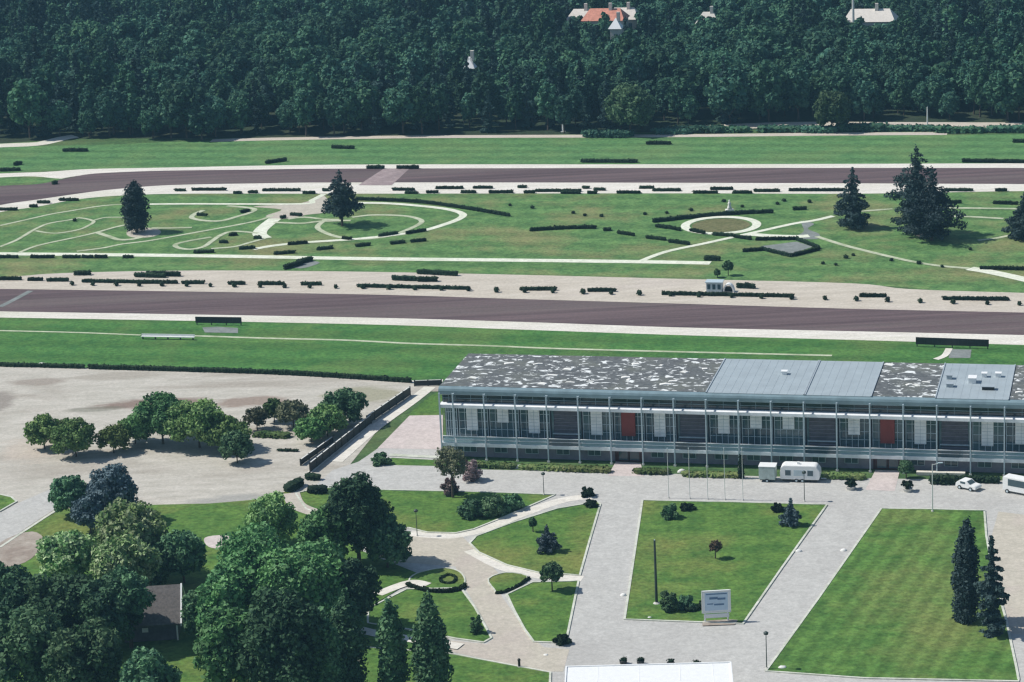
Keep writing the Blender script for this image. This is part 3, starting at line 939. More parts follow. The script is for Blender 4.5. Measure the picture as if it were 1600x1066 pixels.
car(G(1602, 773), TH - .45, 'large white van parked at an angle near the hall, cut off by the photo edge', 'white', 6.6, 2.5, True)
car(G(1513, 764), TH - .5, 'small white car parked before the dark hedge in front of the hall', 'white', 3.5, 1.4)


def planter(u, v, label, hpx=22):
    p = G(u, v)
    t = tag(empty('shrub_tub', p), label, 'planter', 'tubs with dark shrubs before the second entrance')
    MB().lathe([(.55, 0), (.75, .5), (.8, .55), (.7, .55)], M['concrete'], 12).build('tub', t)
    L = lobes_broad(1.9, 1.9, .4, 8, np.random.default_rng(int(u)))
    link(bpy.data.objects.new('shrub', cloud_mesh('shrub', leaf_cloud(L, 45, .2, int(u)), M['leaf_hedge'])), t)


planter(1329, 765, 'concrete tub with dark shrub left of the pink entrance paving')
planter(1418, 768, 'concrete tub with dark shrub right of the pink entrance paving')


def pole(u, v, top, r, mat, label, cat, name, group=None, head=None):
    p = G(u, v)
    h = rise(p, v - top)
    t = tag(empty(name, p), label, cat, group)
    MB().tube((0, 0, 0), (0, 0, h), r, r * .7, M[mat], 8).build('pole', t)
    MB().lathe([(r * 2.4, 0), (r * 2.4, .12), (r * 1.3, .3)], M['concrete'], 10).build('base', t)
    if head == 'lamp':
        MB().lathe([(.05, h - .1), (.28, h), (.32, h + .25), (.1, h + .4)], M['dark_pole'], 10).build('lamp_head', t)
    elif head == 'ball':
        MB().lathe([(.02, h), (.09, h + .06), (.09, h + .12), (.02, h + .18)], M['steel'], 8).build('finial', t)
    elif head == 'arm':
        MB().tube((0, 0, h - .1), (1.1, 0, h + .1), .05, .04, M[mat], 6).box(.8, 1.5, -.14, .14, h + .06, h + .2, M['steel']).build('lamp_arm', t)
    return t


FLAGS = ['leftmost white flagpole, near the first entrance', 'second white flagpole from the left, before the hall', 'middle one of the five white flagpoles before the hall',
         'fourth white flagpole from the left, before the hall', 'rightmost white flagpole, nearest the box trailer']
for u, lab in zip((1045, 1078, 1106, 1133, 1161), FLAGS):
    pole(u, 779 + (u - 1045) * .03, 702, .05, 'pole', lab, 'flagpole', 'flagpole', 'flagpoles before the hall', 'ball')
pole(850, 774, 742, .06, 'dark_pole', 'short lamp post at the edge of the lawn left of the straight drive', 'lamp post', 'lamp_post', None, 'lamp')
pole(1257, 784, 740, .06, 'dark_pole', 'lamp post at the back kerb of the middle lawn in front of the caravan', 'lamp post', 'lamp_post', None, 'lamp')
pole(1457, 800, 726, .09, 'pole', 'tall pale lamp post at the back edge of the striped lawn', 'lamp post', 'lamp_post', None, 'arm')
pole(1198, 1046, 992, .07, 'dark_pole', 'thin dark lamp post at the front corner of the striped lawn', 'lamp post', 'lamp_post', None, 'lamp')
pole(1026, 944, 846, .2, 'dark_pole', 'thick dark green mast standing in the middle lawn beside the bushes', 'mast', 'mast', None, 'ball')
pole(652, 838, 800, .06, 'dark_pole', 'lamp post at the fork of the gravel paths', 'lamp post', 'lamp_post', None, 'lamp')

# billboard on the middle lawn
p = G(1120, 973)
bd = tag(empty('notice_board', p, .03), 'large white notice board with blue printing on two legs at the lawn corner', 'sign')
MB().box(-1.8, 1.8, -.08, .08, 1.55, 4.35, M['white']).build('panel', bd, .03)
f_ = MB().box(-1.86, 1.86, -.11, .11, 4.35, 4.5, M['white']).box(-1.86, 1.86, -.11, .11, 1.4, 1.55, M['white'])
f_.box(-1.9, -1.8, -.11, .11, 1.4, 4.5, M['white']).box(1.8, 1.9, -.11, .11, 1.4, 4.5, M['white'])
f_.build('frame', bd)
pr = MB().box(-1.5, 1.5, -.10, -.081, 1.75, 4.2, M['lightblue'])
pr.build('print', bd)
pr = MB()
for x0, x1, z0, z1 in ((-1.35, 1.4, 3.95, 4.1), (-.9, .2, 3.3, 3.62), (.15, 1.2, 3.2, 3.48), (-.3, 1.0, 2.45, 2.68), (-1.2, -.4, 2.6, 2.75)): pr.box(x0, x1, -.115, -.101, z0, z1, M['blue'])
pr.build('printed_lines', bd)
MB().box(-1.65, 1.65, -.07, .07, .7, 1.25, M['white']).build('lower_panel', bd, .02)
for x in (-1.5, 1.5): MB().box(x - .09, x + .09, .11, .29, 0, 4.4, M['white']).build('leg', bd)
flat('dirt_or_shadow_patch', [p + Vector(q) for q in ((-2, -1.2, 0), (2.2, -1.3, 0), (2.8, .2, 0), (1.5, .6, 0), (-1.8, .5, 0))], .16, M['dirt'])

# white flat-roofed pavilion in front
p = G(1010, 1066, 3.3)
pv = tag(empty('white_pavilion', Vector((p.x, p.y, 0)), -.055), 'white flat roofed pavilion at the bottom edge of the photo', 'pavilion')
a0, a1 = G(884, 1032, 3.3) - p, G(1144, 1045, 3.3) - p
xl, xr = a0.x, a1.x
R_ = Matrix.Rotation(.055, 3, 'Z')
q0, q1 = R_ @ a0, R_ @ a1
yb = (q0.y + q1.y) / 2
MB().box(q0.x, q1.x, yb - 9, yb, 3.05, 3.3, M['white']).build('roof', pv, .04)
MB().box(q0.x + .02, q1.x - .02, yb - .22, yb - .02, 3.3, 3.42, M['white']).box(q0.x + .02, q0.x + .2, yb - 8.9, yb - .22, 3.3, 3.42, M['white']).box(q1.x - .2, q1.x - .02, yb - 8.9, yb - .22, 3.3, 3.42, M['white']).build('parapet', pv)
MB().box(q0.x + .8, q1.x - 1.2, yb - 8.4, yb - .8, 0, 3.05, M['white_band']).build('wall', pv)
MB().box(q1.x - 1.19, q1.x - .5, yb - 8.0, yb - 1.2, .2, 2.9, M['glass']).build('window', pv)
for x in (q0.x + 4, q0.x + 9, q0.x + 14, q0.x + 18): MB().box(x - .02, x + .02, yb - 8.8, yb - .3, 3.3, 3.33, M['white_band']).build('roof_seam', pv)
TUBS = ['leftmost dark tub behind the white pavilion', 'second dark tub from the left behind the white pavilion', 'third dark tub from the left behind the white pavilion', 'rightmost dark tub behind the white pavilion']
for u, v, lab in zip((974, 1001, 1048, 1088), (1037.5, 1038, 1040.5, 1042.5), TUBS):
    t = tag(empty('plant_tub', G(u, v)), lab, 'planter', 'dark tubs behind the pavilion')
    MB().lathe([(.4, 0), (.5, .45), (.44, .5)], M['black'], 12).build('tub', t)
    link(bpy.data.objects.new('plant', cloud_mesh('plant', leaf_cloud([((0, 0, .62), (.5, .42, .3)), ((.2, 0, .7), (.3, .3, .25))], 40, .12, int(u)), M['leaf_hedge'])), t)
p = G(811.5, 1043)
b_ = tag(empty('bollard', p), 'black bollard at the edge of the gravel path by the lower lawn', 'bollard')
MB().lathe([(.16, 0), (.16, .9), (.2, .95), (.2, 1.1), (.12, 1.2)], M['black'], 10).build('shaft', b_)
MB().lathe([(.28, 0), (.28, .08), (.2, .14)], M['concrete'], 10).build('base', b_)


def stone(u, v, sx, sy, h, label, mat='stone', name='white_stone', cat='stone'):
    r = np.random.default_rng(int(u + v))
    vs = ICO2[0] * np.array([sx, sy, h]) * (1 + r.normal(0, .07, (len(ICO2[0]), 1)))
    ob = MB().add(vs, ICO2[1], M[mat]).build(name, None, 0, True)
    ob.location = G(u, v)
    return tag(ob, label, cat)


stone(1222, 1044, .6, .45, .35, 'white stone on the striped lawn near its front corner')
stone(853, 1024, .35, .3, .2, 'white stone on the gravel beside the pavilion')
stone(1015, 966, .3, .25, .25, 'white stone at the front edge of the middle lawn')
stone(974, 931, .45, .4, .4, 'white stone at the kerb of the straight drive')
stone(1248, 862, .5, .4, .35, 'white stone at the left kerb of the slanting drive')
stone(1318, 861, .5, .4, .35, 'white stone at the right kerb of the slanting drive')
stone(812, 731, 1.0, .5, .5, 'white boulder between the low hedges before the hall')
stone(1066, 738, .8, .4, .5, 'white boulder among the hedges right of the first entrance')

# fence beside the lot
def fence(pts, h, label, mat='black', rail='stone'):
    c = [G(*q) for q in pts]
    t = tag(empty('fence', c[0]), label, 'fence')
    n = max(2, int((c[1] - c[0]).length / 2.5))
    d = (c[1] - c[0]); dn = d.normalized(); nn = Vector((-dn.y, dn.x, 0))
    pm = MB()
    a, b = Vector((0, 0, 0)), d
    pm.add([a + nn * .05 + Vector((0, 0, .1)), b + nn * .05 + Vector((0, 0, .1)), b + nn * .05 + Vector((0, 0, h)), a + nn * .05 + Vector((0, 0, h)),
            a - nn * .05 + Vector((0, 0, .1)), b - nn * .05 + Vector((0, 0, .1)), b - nn * .05 + Vector((0, 0, h)), a - nn * .05 + Vector((0, 0, h))],
           [(0, 1, 2, 3), (7, 6, 5, 4), (3, 2, 6, 7), (0, 4, 5, 1), (0, 3, 7, 4), (1, 5, 6, 2)], M[mat])
    pm.build('panel', t)
    for i in range(n + 1):
        q = d * (i / n)
        MB().box(-.1, .1, -.1, .1, 0, h + .15, M[mat], math.atan2(dn.y, dn.x), q).build('post', t)
    rl = MB()
    rl.add([a + nn * .09 + Vector((0, 0, h + .002)), b + nn * .09 + Vector((0, 0, h + .002)), b - nn * .09 + Vector((0, 0, h + .002)), a - nn * .09 + Vector((0, 0, h + .002)),
            a + nn * .09 + Vector((0, 0, h + .08)), b + nn * .09 + Vector((0, 0, h + .08)), b - nn * .09 + Vector((0, 0, h + .08)), a - nn * .09 + Vector((0, 0, h + .08))],
           [(3, 2, 1, 0), (4, 5, 6, 7), (0, 1, 5, 4), (1, 2, 6, 5), (2, 3, 7, 6), (3, 0, 4, 7)], M[rail])
    rl.build('top_rail', t)


fence([(485, 738), (580, 662)], 1.5, 'dark panel fence slanting beside the parking lot, nearer run')
fence([(574, 664), (641, 618)], 1.5, 'dark panel fence slanting towards the turf, farther run')
fence([(470, 728), (520, 692)], 1.0, 'low dark fence at the lot side of the longer slanting fence')
fence([(648, 604), (690, 602.5)], 1.0, 'short dark barrier between the lot and the turf by the hall')
strip('path', [(478, 744), (530, 700), (580, 664)], .9, .075, M['verge'])
hedge([(466, 760), (452, 768)], 1.3, 2.2, 'dark bush at the near end of the slanting fence')
hedge([(488, 770), (505, 771)], 1.2, 2.0, 'small dark bush on the lawn below the slanting fence')
hedge([(482, 749), (496, 750)], 1.0, 1.4, 'dark low bush by the fence foot on the road side')

# turf edge hedge
hedge([(-120, 566), (0, 572.5), (60, 574), (130, 576)], .8, .9, 'long dark hedge along the near turf edge at the far left', dens=7)
hedge([(140, 576.5), (300, 581), (450, 586), (640, 598)], .9, .9, 'long dark hedge between the turf course and the parking lot', dens=7)
stone(66, 571, .9, .5, .6, 'white boulder at the turf hedge near the left edge')
stone(122, 574, .8, .5, .6, 'white boulder in the gap of the turf hedge')


# dark boards by the near track
def board(u0, v0, u1, v1, hpx, label):
    a, b = G(u0, v0), G(u1, v1)
    d = b - a
    L = d.length
    t = tag(empty('track_board', a, math.atan2(d.y, d.x)), label, 'board')
    h = rise(a, hpx)
    MB().box(0, L, -.1, .1, h * .28, h, M['black']).build('panel', t, .03)
    nleg = max(2, int(L / 3) + 1)
    for i in range(nleg):
        x = .2 + (L - .4) * i / (nleg - 1)
        MB().box(x - .08, x + .08, .101, .24, 0, h * .95, M['dark_pole']).build('leg', t)
    s_ = MB()
    for i in range(1, int(L / 1.5)): s_.box(i * 1.5 - .02, i * 1.5 + .02, -.125, -.101, h * .3, h * .98, M['dark_pole'])
    s_.build('panel_joints', t)


board(306, 508, 378, 509, 13, 'long black board on legs beside the near track, left one')
board(1431, 542, 1545, 546, 15, 'long black board on legs beside the near track, behind the hall roof')
p0 = G(345, 516)
flat('dirt_or_shadow_patch', [G(*q) for q in ((316, 512), (340, 511), (372, 513), (372, 521), (320, 520))], .06, M['grey_plaza_or_shadow'])  # shadow below the left board, painted as a grey sheet
flat('dirt_or_shadow_patch', [G(*q) for q in ((1486, 546), (1518, 547), (1516, 560), (1482, 560))], .06, M['grey_plaza_or_shadow'])  # painted shadow of the right board's stand
strip('path', [(1462, 562), (1476, 556), (1483, 545)], 1.2, .065, M['verge'])
bn = tag(empty('rail_bench', G(221, 530), math.atan2((G(304, 531.5) - G(221, 530)).y, (G(304, 531.5) - G(221, 530)).x)), 'long white bench rail on the turf course', 'bench')
Lb = (G(304, 531.5) - G(221, 530)).length
MB().box(0, Lb, -.25, .25, .5, .6, M['white']).build('seat', bn)
MB().box(0, Lb, .26, .32, .62, 1.0, M['white']).build('backrest', bn)
for x in np.linspace(.3, Lb - .3, 5): MB().box(x - .05, x + .05, -.2, .32, 0, .5, M['dark_pole']).build('leg', bn)

# starter's hut by the near track
p = G(1117, 455)
k_ = tag(empty('starter_hut', p, TH), 'small white hut with three dark windows on the sand beside the near track', 'hut')
MB().box(-1.5, 1.5, -1, 1, 0, 1.9, M['steel']).build('wall', k_)
MB().box(-1.7, 1.7, -1.2, 1.2, 1.9, 2.05, M['steel']).build('roof', k_)
for x in (-1, 0, 1): MB().box(x - .3, x + .3, -1.04, -1.005, .6, 1.6, M['glass']).build('window', k_)
p = G(1139, 456)
k_ = tag(empty('arch_shelter', p, TH), 'small white arched shelter right of the starter hut', 'shelter')
ar = [(1.1 * math.cos(t), 1.7 * math.sin(t)) for t in np.linspace(0, math.pi, 12)]
ai = [(.85 * math.cos(t), 1.45 * math.sin(t)) for t in np.linspace(math.pi, 0, 12)]
MB().prism(ar + ai, -.7, .7, M['white']).build('arch', k_)
MB().box(-.84, .84, .3, .4, 0, 1.0, M['black']).build('back_panel', k_)

# statue behind the ring
p = G(1140, 332)
st = tag(empty('white_statue', p), 'small white statue behind the round white path', 'statue')
MB().box(-.9, .9, -.6, .6, 0, .7, M['stone']).build('plinth', st, .05)
MB().lathe([(.55, .7), (.45, 1.2), (.3, 1.7), (.38, 2.0), (.22, 2.3), (.14, 2.4), (.2, 2.6), (.05, 2.8)], M['stone'], 10).build('figure', st, 0, True)

# ------------------------------------------------------------------ hedges of the tracks and the infield
def seg(x0, x1, y, y1=None): return [(x0, y), (x1, y if y1 is None else y1)]


GR = 'clipped hedge pieces along the sand strip'
for i, (a, b, y) in enumerate(((-6, 32, 438), (45, 66, 439), (75, 106, 440), (130, 232, 441.5), (215, 276, 443.5), (286, 318, 444), (358, 381, 445), (405, 443, 445.5),
                               (472, 501, 446), (560, 732, 449), (815, 868, 454), (920, 960, 456), (1036, 1238, 461), (1345, 1383, 464.5), (1475, 1574, 469))):
    y2 = y + {560: 4, 1036: 4, 130: 1.5, 1475: 1}.get(a, 0)
    hedge(seg(a, b, y, y2), .75, .7, 'dark clipped hedge piece in the broken row along the sand beside the near track', GR)
DOTS = [(113, 446), (145, 446.5), (182, 447), (218, 447.5), (253, 447.5), (292, 448), (329, 448.5), (366, 449), (407, 449.5), (445, 450), (484, 450.5), (525, 451), (567, 451.5), (608, 452.5), (648, 453.5),
        (690, 454), (732, 455), (776, 457), (820, 457.5), (864, 458), (911, 459.5), (955, 460.5), (999, 461.5), (1048, 463), (1092, 464.5), (1143, 465.5), (1190, 467), (1237, 468), (1289, 469),
        (1338, 470.5), (1387, 472), (1438, 473.5), (1489, 475), (1543, 476.5), (1593, 477.5)]
proto = None
for u, v in DOTS:
    if proto is None:
        L = [((0, 0, .42), (.46, .46, .46)), ((.1, 0, .6), (.3, .3, .3))]
        proto = link(bpy.data.objects.new('round_bush', cloud_mesh('round_bush', leaf_cloud(L, 40, .14, 5, core=.95), M['leaf_hedge'])))
        tag(proto, 'small round dark bush in the evenly spaced row beside the near track', 'bush', 'round bushes spaced along the near track')
        o = proto
    else:
        o = proto.copy(); COL.objects.link(o)
    o.location = G(u, v); o.rotation_euler.z = u
    s = random.uniform(.85, 1.15) * 1.1
    o.scale = (s, s, s)
SANDH = [((232, 431), (279, 432), 'dark hedge on the grass above the sand, upper one of the left pair'), ((213, 433), (256, 434), 'dark hedge on the sand, lower one of the left pair'),
         ((119, 430), (139, 430), 'small dark hedge on the upper sand near the left edge'), ((655, 428), (712, 431), 'dark tapering hedge on the grass above the sand, left of centre'),
         ((616, 438), (648, 439), 'dark hedge on the sand below the tapering hedge, left piece'), ((655, 440), (681, 440), 'dark hedge on the sand below the tapering hedge, right piece'),
         ((1154, 450), (1177, 451), 'short dark hedge on the sand right of the arched shelter'), ((446, 421), (470, 414), 'dark hedge on the painted grey shadow below the white straight path'),
         ((466, 413), (486, 408), 'dark hedge tip on the painted grey shadow crossing the white straight path'), ((1104, 407), (1122, 407.5), 'dark hedge above the right end of the white straight path')]
for a, b, lab in SANDH: hedge([a, b], 1.0, 1.2, lab)
GR2 = 'hedge pieces lining the white straight path'
for a, b in ((0, 27), (50, 83), (100, 124), (130, 144), (150, 166), (194, 206)):
    hedge(seg(a, b, 403.5), .7, .8, 'dark hedge piece lining the left part of the white straight path', GR2)
GR3 = 'hedge pieces around the looping garden paths'
for a, b, y, y2 in ((305, 332, 396, 395), (376, 397, 390, 389), (452, 478, 383, 381), (430, 459, 398, 396), (497, 518, 391, 389), (558, 577, 386, 384), (612, 631, 382, 380), (644, 664, 379, 377),
                    (594, 620, 370, 366), (636, 664, 366, 361.5), (536, 548, 374, 375), (345, 354, 380, 380), (360, 369, 369, 368), (399, 407, 373, 374), (378, 388, 333, 331), (455, 470, 337, 338),
                    (440, 445, 342, 341), (310, 322, 337, 338)):
    hedge([(a, y), (b, y2)], .7, .85, 'short dark hedge piece beside the looping garden paths', GR3)
hedge([(558, 313), (650, 317), (720, 326), (795, 338.5)], .8, .8, 'long dark hedge tapering right of the outer looping path', dens=8)
hedge([(830, 361.5), (880, 358.5), (930, 357.5)], .8, .8, 'long dark hedge alone in the middle of the infield', dens=8)
hedge([(1022, 348), (1062, 343.5), (1110, 338.5), (1160, 335), (1206, 333)], .9, .9, 'long dark curved hedge behind the round white path', dens=8)
MIDH = [((945, 361), (953, 361), 'tiny dark hedge right of the lone long hedge'), ((967, 365.5), (990, 369), 'dark hedge piece nearest the lone long hedge, second in line'), ((1011, 373), (1039, 376), 'dark hedge piece left of the round white path, third in line'),
        ((1046, 379), (1076, 383), 'dark hedge piece at the slanting path left of the round garden'), ((1026, 355), (1040, 357.5), 'dark hedge tip left of the round white path'), ((1042, 357), (1062, 361), 'dark hedge touching the left of the round white path'),
        ((1080, 362), (1100, 366), 'dark hedge breaking the lower rim of the round white path'), ((1116, 368), (1143, 370), 'dark hedge on the lower right rim of the round white path'), ((1148, 371.5), (1172, 375), 'dark hedge right of the slanting path end'),
        ((1183, 376), (1246, 375), 'dark hedge along the back of the grey square garden'), ((1163, 394), (1190, 392), 'dark hedge at the left corner of the grey square garden'), ((1190, 391), (1234, 401.5), 'dark hedge along the front left of the grey square garden'),
        ((1240, 401), (1279, 391), 'dark hedge along the front right of the grey square garden'), ((1246, 376), (1279, 389), 'dark hedge along the right of the grey square garden'), ((1241, 328.5), (1258, 328), 'dark hedge right of the curved hedge end'),
        ((1534, 421), (1600, 422.5), 'dark hedge above the path at the right edge'), ((1440, 317.5), (1500, 318), 'dark hedge right of the tallest infield fir'), ((1554, 319), (1588, 320), 'dark hedge behind the fir at the right edge')]
for a, b, lab in MIDH: hedge([a, b], .75, .85, lab)
GR4 = 'hedge pieces on the verge of the far track'
for a, b, y in ((275, 288, 299), (302, 351, 298), (366, 376, 303), (390, 401, 302), (412, 468, 299), (475, 491, 303), (506, 512, 299), (615, 646, 298), (635, 651, 303), (668, 683, 302), (683, 722, 295.5), (722, 742, 302),
                (742, 768, 295), (766, 800, 302), (811, 821, 294), (820, 834, 302), (838, 906, 300), (878, 905, 303), (912, 919, 295), (920, 931, 303), (930, 944, 298), (966, 999, 302.5), (1001, 1020, 295), (1022, 1062, 299),
                (1085, 1119, 302.5), (1112, 1143, 297), (1147, 1173, 302.5), (1180, 1216, 300), (1235, 1322, 299), (1478, 1518, 299), (1557, 1571, 299), (-4, 25, 329), (48, 57, 324), (60, 76, 318), (95, 101, 314), (105, 121, 314)):
    hedge(seg(a, b, y), .7, .9, 'dark hedge piece on the pale verge below the far track', GR4, dens=8)
GR5 = 'small bushes dotted over the infield grass'
for u, v in ((797, 322), (832, 326), (896, 334), (914, 338), (940, 339), (1008, 336), (1042, 334), (1080, 330), (1131, 316), (1160, 324), (1225, 315), (1215, 320), (1265, 317), (117, 346), (1286, 413), (1322, 404), (1333, 400), (1393, 408), (1436, 413), (1472, 418), (1516, 391), (1306, 415)):
    o = proto.copy(); COL.objects.link(o)
    o.name = 'infield_bush'
    o.location = G(u, v); s = random.uniform(.75, 1.1); o.scale = (s * 1.2, s, s * .8); o.rotation_euler.z = u
    tag(o, 'small dark bush dotted on the open infield grass between the tracks', 'bush', GR5)
FARH = [((520, 232), (552, 233), 'dark shrub on the far turf at the forest edge left of centre'), ((575, 264), (598, 264), 'dark hedge on the upper verge of the far track, left one'), ((622, 264), (652, 264), 'dark hedge on the upper verge of the far track, right one'),
        ((910, 254), (994, 254.5), 'long dark hedge on the far turf above the track'), ((1012, 226), (1046, 226), 'dark shrub on the far turf at the forest edge right of centre'), ((1506, 254), (1600, 255), 'long dark hedge on the far turf at the right edge'),
        ((1585, 223), (1605, 223), 'dark shrub on the far turf at the right edge'), ((417, 256), (446, 252), 'dark hedge slanting on the far turf left of centre'), ((2, 268), (30, 267), 'dark hedge on the far turf at the left edge'), ((100, 237), (135, 237), 'dark low shrub on the far turf near the left'),
        ((24, 259), (32, 257), 'tiny dark shrub on the far turf at the left edge'), ((84, 288.5), (88, 288), 'tiny dark bush on the far track verge at the left')]
for a, b, lab in FARH: hedge([a, b], .9, 1.1, lab)

# beds in front of the hall
BEDS = [((748, 729), (800, 731), 0.75, 1.8, 'leaf_bed', 'green bed hedge before the hall, left of the white boulder'), ((818, 733), (880, 735), 0.7, 1.8, 'leaf_bed', 'green bed hedge before the hall, right of the white boulder'),
        ((884, 736), (948, 738), 0.8, 1.8, 'leaf_bed', 'olive hedge left of the first entrance'), ((998, 740), (1040, 741), 0.8, 1.7, 'leaf_bed', 'olive hedge right of the first entrance'), ((1072, 744), (1150, 746), 0.75, 1.8, 'leaf_bed', 'green bed hedge behind the flagpoles'),
        ((1286, 747), (1345, 749), 0.8, 1.8, 'leaf_bed', 'green bed hedge right of the caravan'), ((1458, 756), (1512, 757), 1.3, 1.5, 'leaf_hedge', 'long dark hedge box right of the second entrance'),
        ((1522, 754), (1556, 755), 1.0, 1.2, 'leaf_hedge', 'dark hedge behind the small white car')]
for a, b, h, w, mt, lab in BEDS: hedge([a, b], h, w, lab, None, mt, .28, dens=22)
strip('wall_ledge', [(1432, 742), (1508, 744)], .8, .06, M['verge'], h=.5)

# curved box edging of the flower beds on the lawns
hedge([(637, 916), (660, 924), (690, 927), (715, 924), (727, 918)], .6, .6, 'dark curved box edging of the round flower bed by the gravel path', dens=8)
hedge([(688, 906), (700, 900), (712, 904), (708, 912), (692, 912), (688, 906)], .4, .35, 'small ring of box edging inside the round flower bed', dens=8)
hedge([(776, 929), (800, 923), (826, 906)], .5, .5, 'dark box edging of the small wedge shaped flower bed', dens=8)
hedge([(1066, 951), (1078, 957), (1092, 953), (1098, 944)], .6, .7, 'dark curved hedge left of the notice board', dens=8)

# ------------------------------------------------------------------ small house among the trees at the left
p = G(238, 1003)
hs = tag(empty('small_house', p, .04), 'small house with brown tiled roof and white gable edge hidden among the left trees', 'house')
MB().box(-3.6, 3.5, 0, 8.2, 0, 2.7, M['brown_panel']).build('wall', hs)
for s, lab in ((1, 'front'), (-1, 'back')):
    rf = MB()
    y0, yr = (-.5, 4.1) if s == 1 else (8.7, 4.1)
    vs = [(-4, y0, 2.5), (3.9, y0, 2.5), (3.9, yr, 6.3), (-4, yr, 6.3), (-4, y0, 2.3), (3.9, y0, 2.3), (3.9, yr, 6.1), (-4, yr, 6.1)]
    rf.add(vs, [(0, 1, 2, 3), (7, 6, 5, 4), (0, 4, 5, 1), (1, 5, 6, 2), (3, 7, 4, 0), (2, 6, 7, 3)], M['tile'])
    rfo = rf.build('roof', hs)
    vs = [(3.91, y0 - .05 * s, 2.15), (3.91, yr, 6.0), (3.91, yr, 6.42), (3.91, y0 - .05 * s, 2.57), (4.12, y0 - .05 * s, 2.15), (4.12, yr, 6.0), (4.12, yr, 6.42), (4.12, y0 - .05 * s, 2.57)]
    MB().add(vs, [(0, 1, 2, 3), (7, 6, 5, 4), (0, 4, 5, 1), (1, 5, 6, 2), (2, 6, 7, 3), (3, 7, 4, 0)], M['white']).build('bargeboard', rfo)
MB().prism([(0, 0), (8.2, 0), (4.1, 3.4)], 0, .1, M['brown_panel'])
gm = MB().add([(3.45, 0, 2.7), (3.45, 8.2, 2.7), (3.45, 4.1, 6.05)], [(0, 1, 2)], M['brown_panel']); gm.build('gable', hs)
MB().box(-1.2, -.4, -.06, -.005, 1.4, 2.0, M['white']).build('window', hs)
MB().box(3.3, 3.5, -.35, -.15, 0, 2.4, M['white']).build('corner_post', hs)

# ------------------------------------------------------------------ trees
A = 'trees of the parking lot'
tree('lot_tree', 70, 702, 646, 50, 'broad', 'leaf_lot', 'leftmost small tree on the parking lot', group=A, leaves=1500, leaf=.33)
tree('lot_tree', 98, 690, 655, 44, 'broad', 'leaf_lot', 'small tree behind the two leftmost lot trees', group=A, leaves=1200, leaf=.33)
tree('lot_tree', 119, 714, 652, 64, 'broad', 'leaf_lot', 'second small tree from the left in front row of the lot', group=A, leaves=1800, leaf=.33)
tree('lot_tree', 178, 708, 662, 48, 'broad', 'leaf_yellow', 'thin yellowish tree on the parking lot', group=A, leaves=900, leaf=.3)
tree('lot_tree', 212, 694, 645, 54, 'broad', 'leaf_lot', 'small tree at the left end of the big lot clump', group=A, leaves=1400, leaf=.33)
tree('lot_tree', 255, 694, 611, 92, 'broad', 'leaf', 'tallest round tree of the parking lot clump', group=A, leaves=3200, leaf=.38)
tree('lot_tree', 312, 700, 626, 96, 'broad', 'leaf_lot', 'wide tree in the middle of the parking lot clump', group=A, leaves=3200, leaf=.38)
tree('lot_tree', 352, 704, 650, 72, 'broad', 'leaf_lot', 'wide low tree right in the parking lot clump', group=A, leaves=2200, leaf=.36)
tree('lot_tree', 371, 724, 672, 46, 'broad', 'leaf_dark', 'small dark tree in front of the right end of the lot clump', group=A, leaves=1300, leaf=.32)
tree('lot_tree', 402, 672, 632, 36, 'broad', 'leaf_dull', 'thin brownish tree right of the big lot clump', group=A, leaves=500, leaf=.26)
tree('lot_tree', 429, 660, 620, 30, 'broad', 'leaf_lot', 'small round tree between the two clumps of the lot', group=A, leaves=900, leaf=.3)
tree('lot_tree', 459, 668, 622, 50, 'broad', 'leaf_dull', 'pale dull tree left of the fence trees', group=A, leaves=1100, leaf=.3)
tree('lot_tree', 487, 692, 650, 46, 'broad', 'leaf_lot', 'low green tree at the fence, front left', group=A, leaves=1300, leaf=.32)
tree('lot_tree', 512, 682, 632, 56, 'broad', 'leaf_lot', 'green tree at the fence, middle one', group=A, leaves=1600, leaf=.33)
tree('lot_tree', 538, 664, 604, 64, 'broad', 'leaf_dark', 'dark tallest tree beside the slanting fence', group=A, leaves=1900, leaf=.34)
hedge([(404, 682), (446, 684)], .9, 2.0, 'low green bush below the pale dull lot tree', None, 'leaf_lot', .3, dens=20)
hedge([(436, 705), (464, 706)], .5, .8, 'low dark hedge on the lot left of the fence')

tree('bushy_tree', 112, 808, 738, 66, 'broad', 'leaf_dark', 'dark green bushy tree left of the blue spruce', leaves=2600, leaf=.34, lo=.08)
tree('blue_spruce', 178, 818, 722, 88, 'broad', 'leaf_blue', 'large blue green spruce at the lot edge', leaves=3600, leaf=.34, lo=.05, lobes=26)
tree('blue_spruce', 142, 834, 768, 62, 'broad', 'leaf_blue', 'lower blue spruce in front of the large one', leaves=2200, leaf=.32, lo=.05)
B = 'pale blossoming trees at the left'
tree('blossoming_tree', 208, 905, 782, 130, 'broad', 'leaf_pale', 'pale blossoming tree, tallest of the pale ones', group=B, leaves=4200, leaf=.38, lo=.15, lobes=22)
tree('blossoming_tree', 112, 915, 826, 110, 'broad', 'leaf_pale', 'pale blossoming tree farthest left', group=B, leaves=3400, leaf=.38, lo=.1, lobes=20)
tree('blossoming_tree', 196, 945, 832, 120, 'broad', 'leaf_pale', 'pale blossoming tree in front of the tallest pale one', group=B, leaves=3600, leaf=.38, lo=.1, lobes=20)
tree('dark_tree', 288, 912, 822, 86, 'broad', 'leaf_dark', 'dark tree between the pale trees and the house roof', leaves=2600, leaf=.36, lo=.1)
tree('dark_tree', 238, 925, 848, 76, 'broad', 'leaf_dark', 'dark low tree behind the brown roof', leaves=2000, leaf=.36, lo=.1)
D = 'dark trees of the lower left corner'
tree('dark_tree', 22, 1000, 880, 120, 'broad', 'leaf_dark', 'dark tree at the left edge, farthest back', group=D, leaves=3600, leaf=.4, lo=.1, lobes=20)
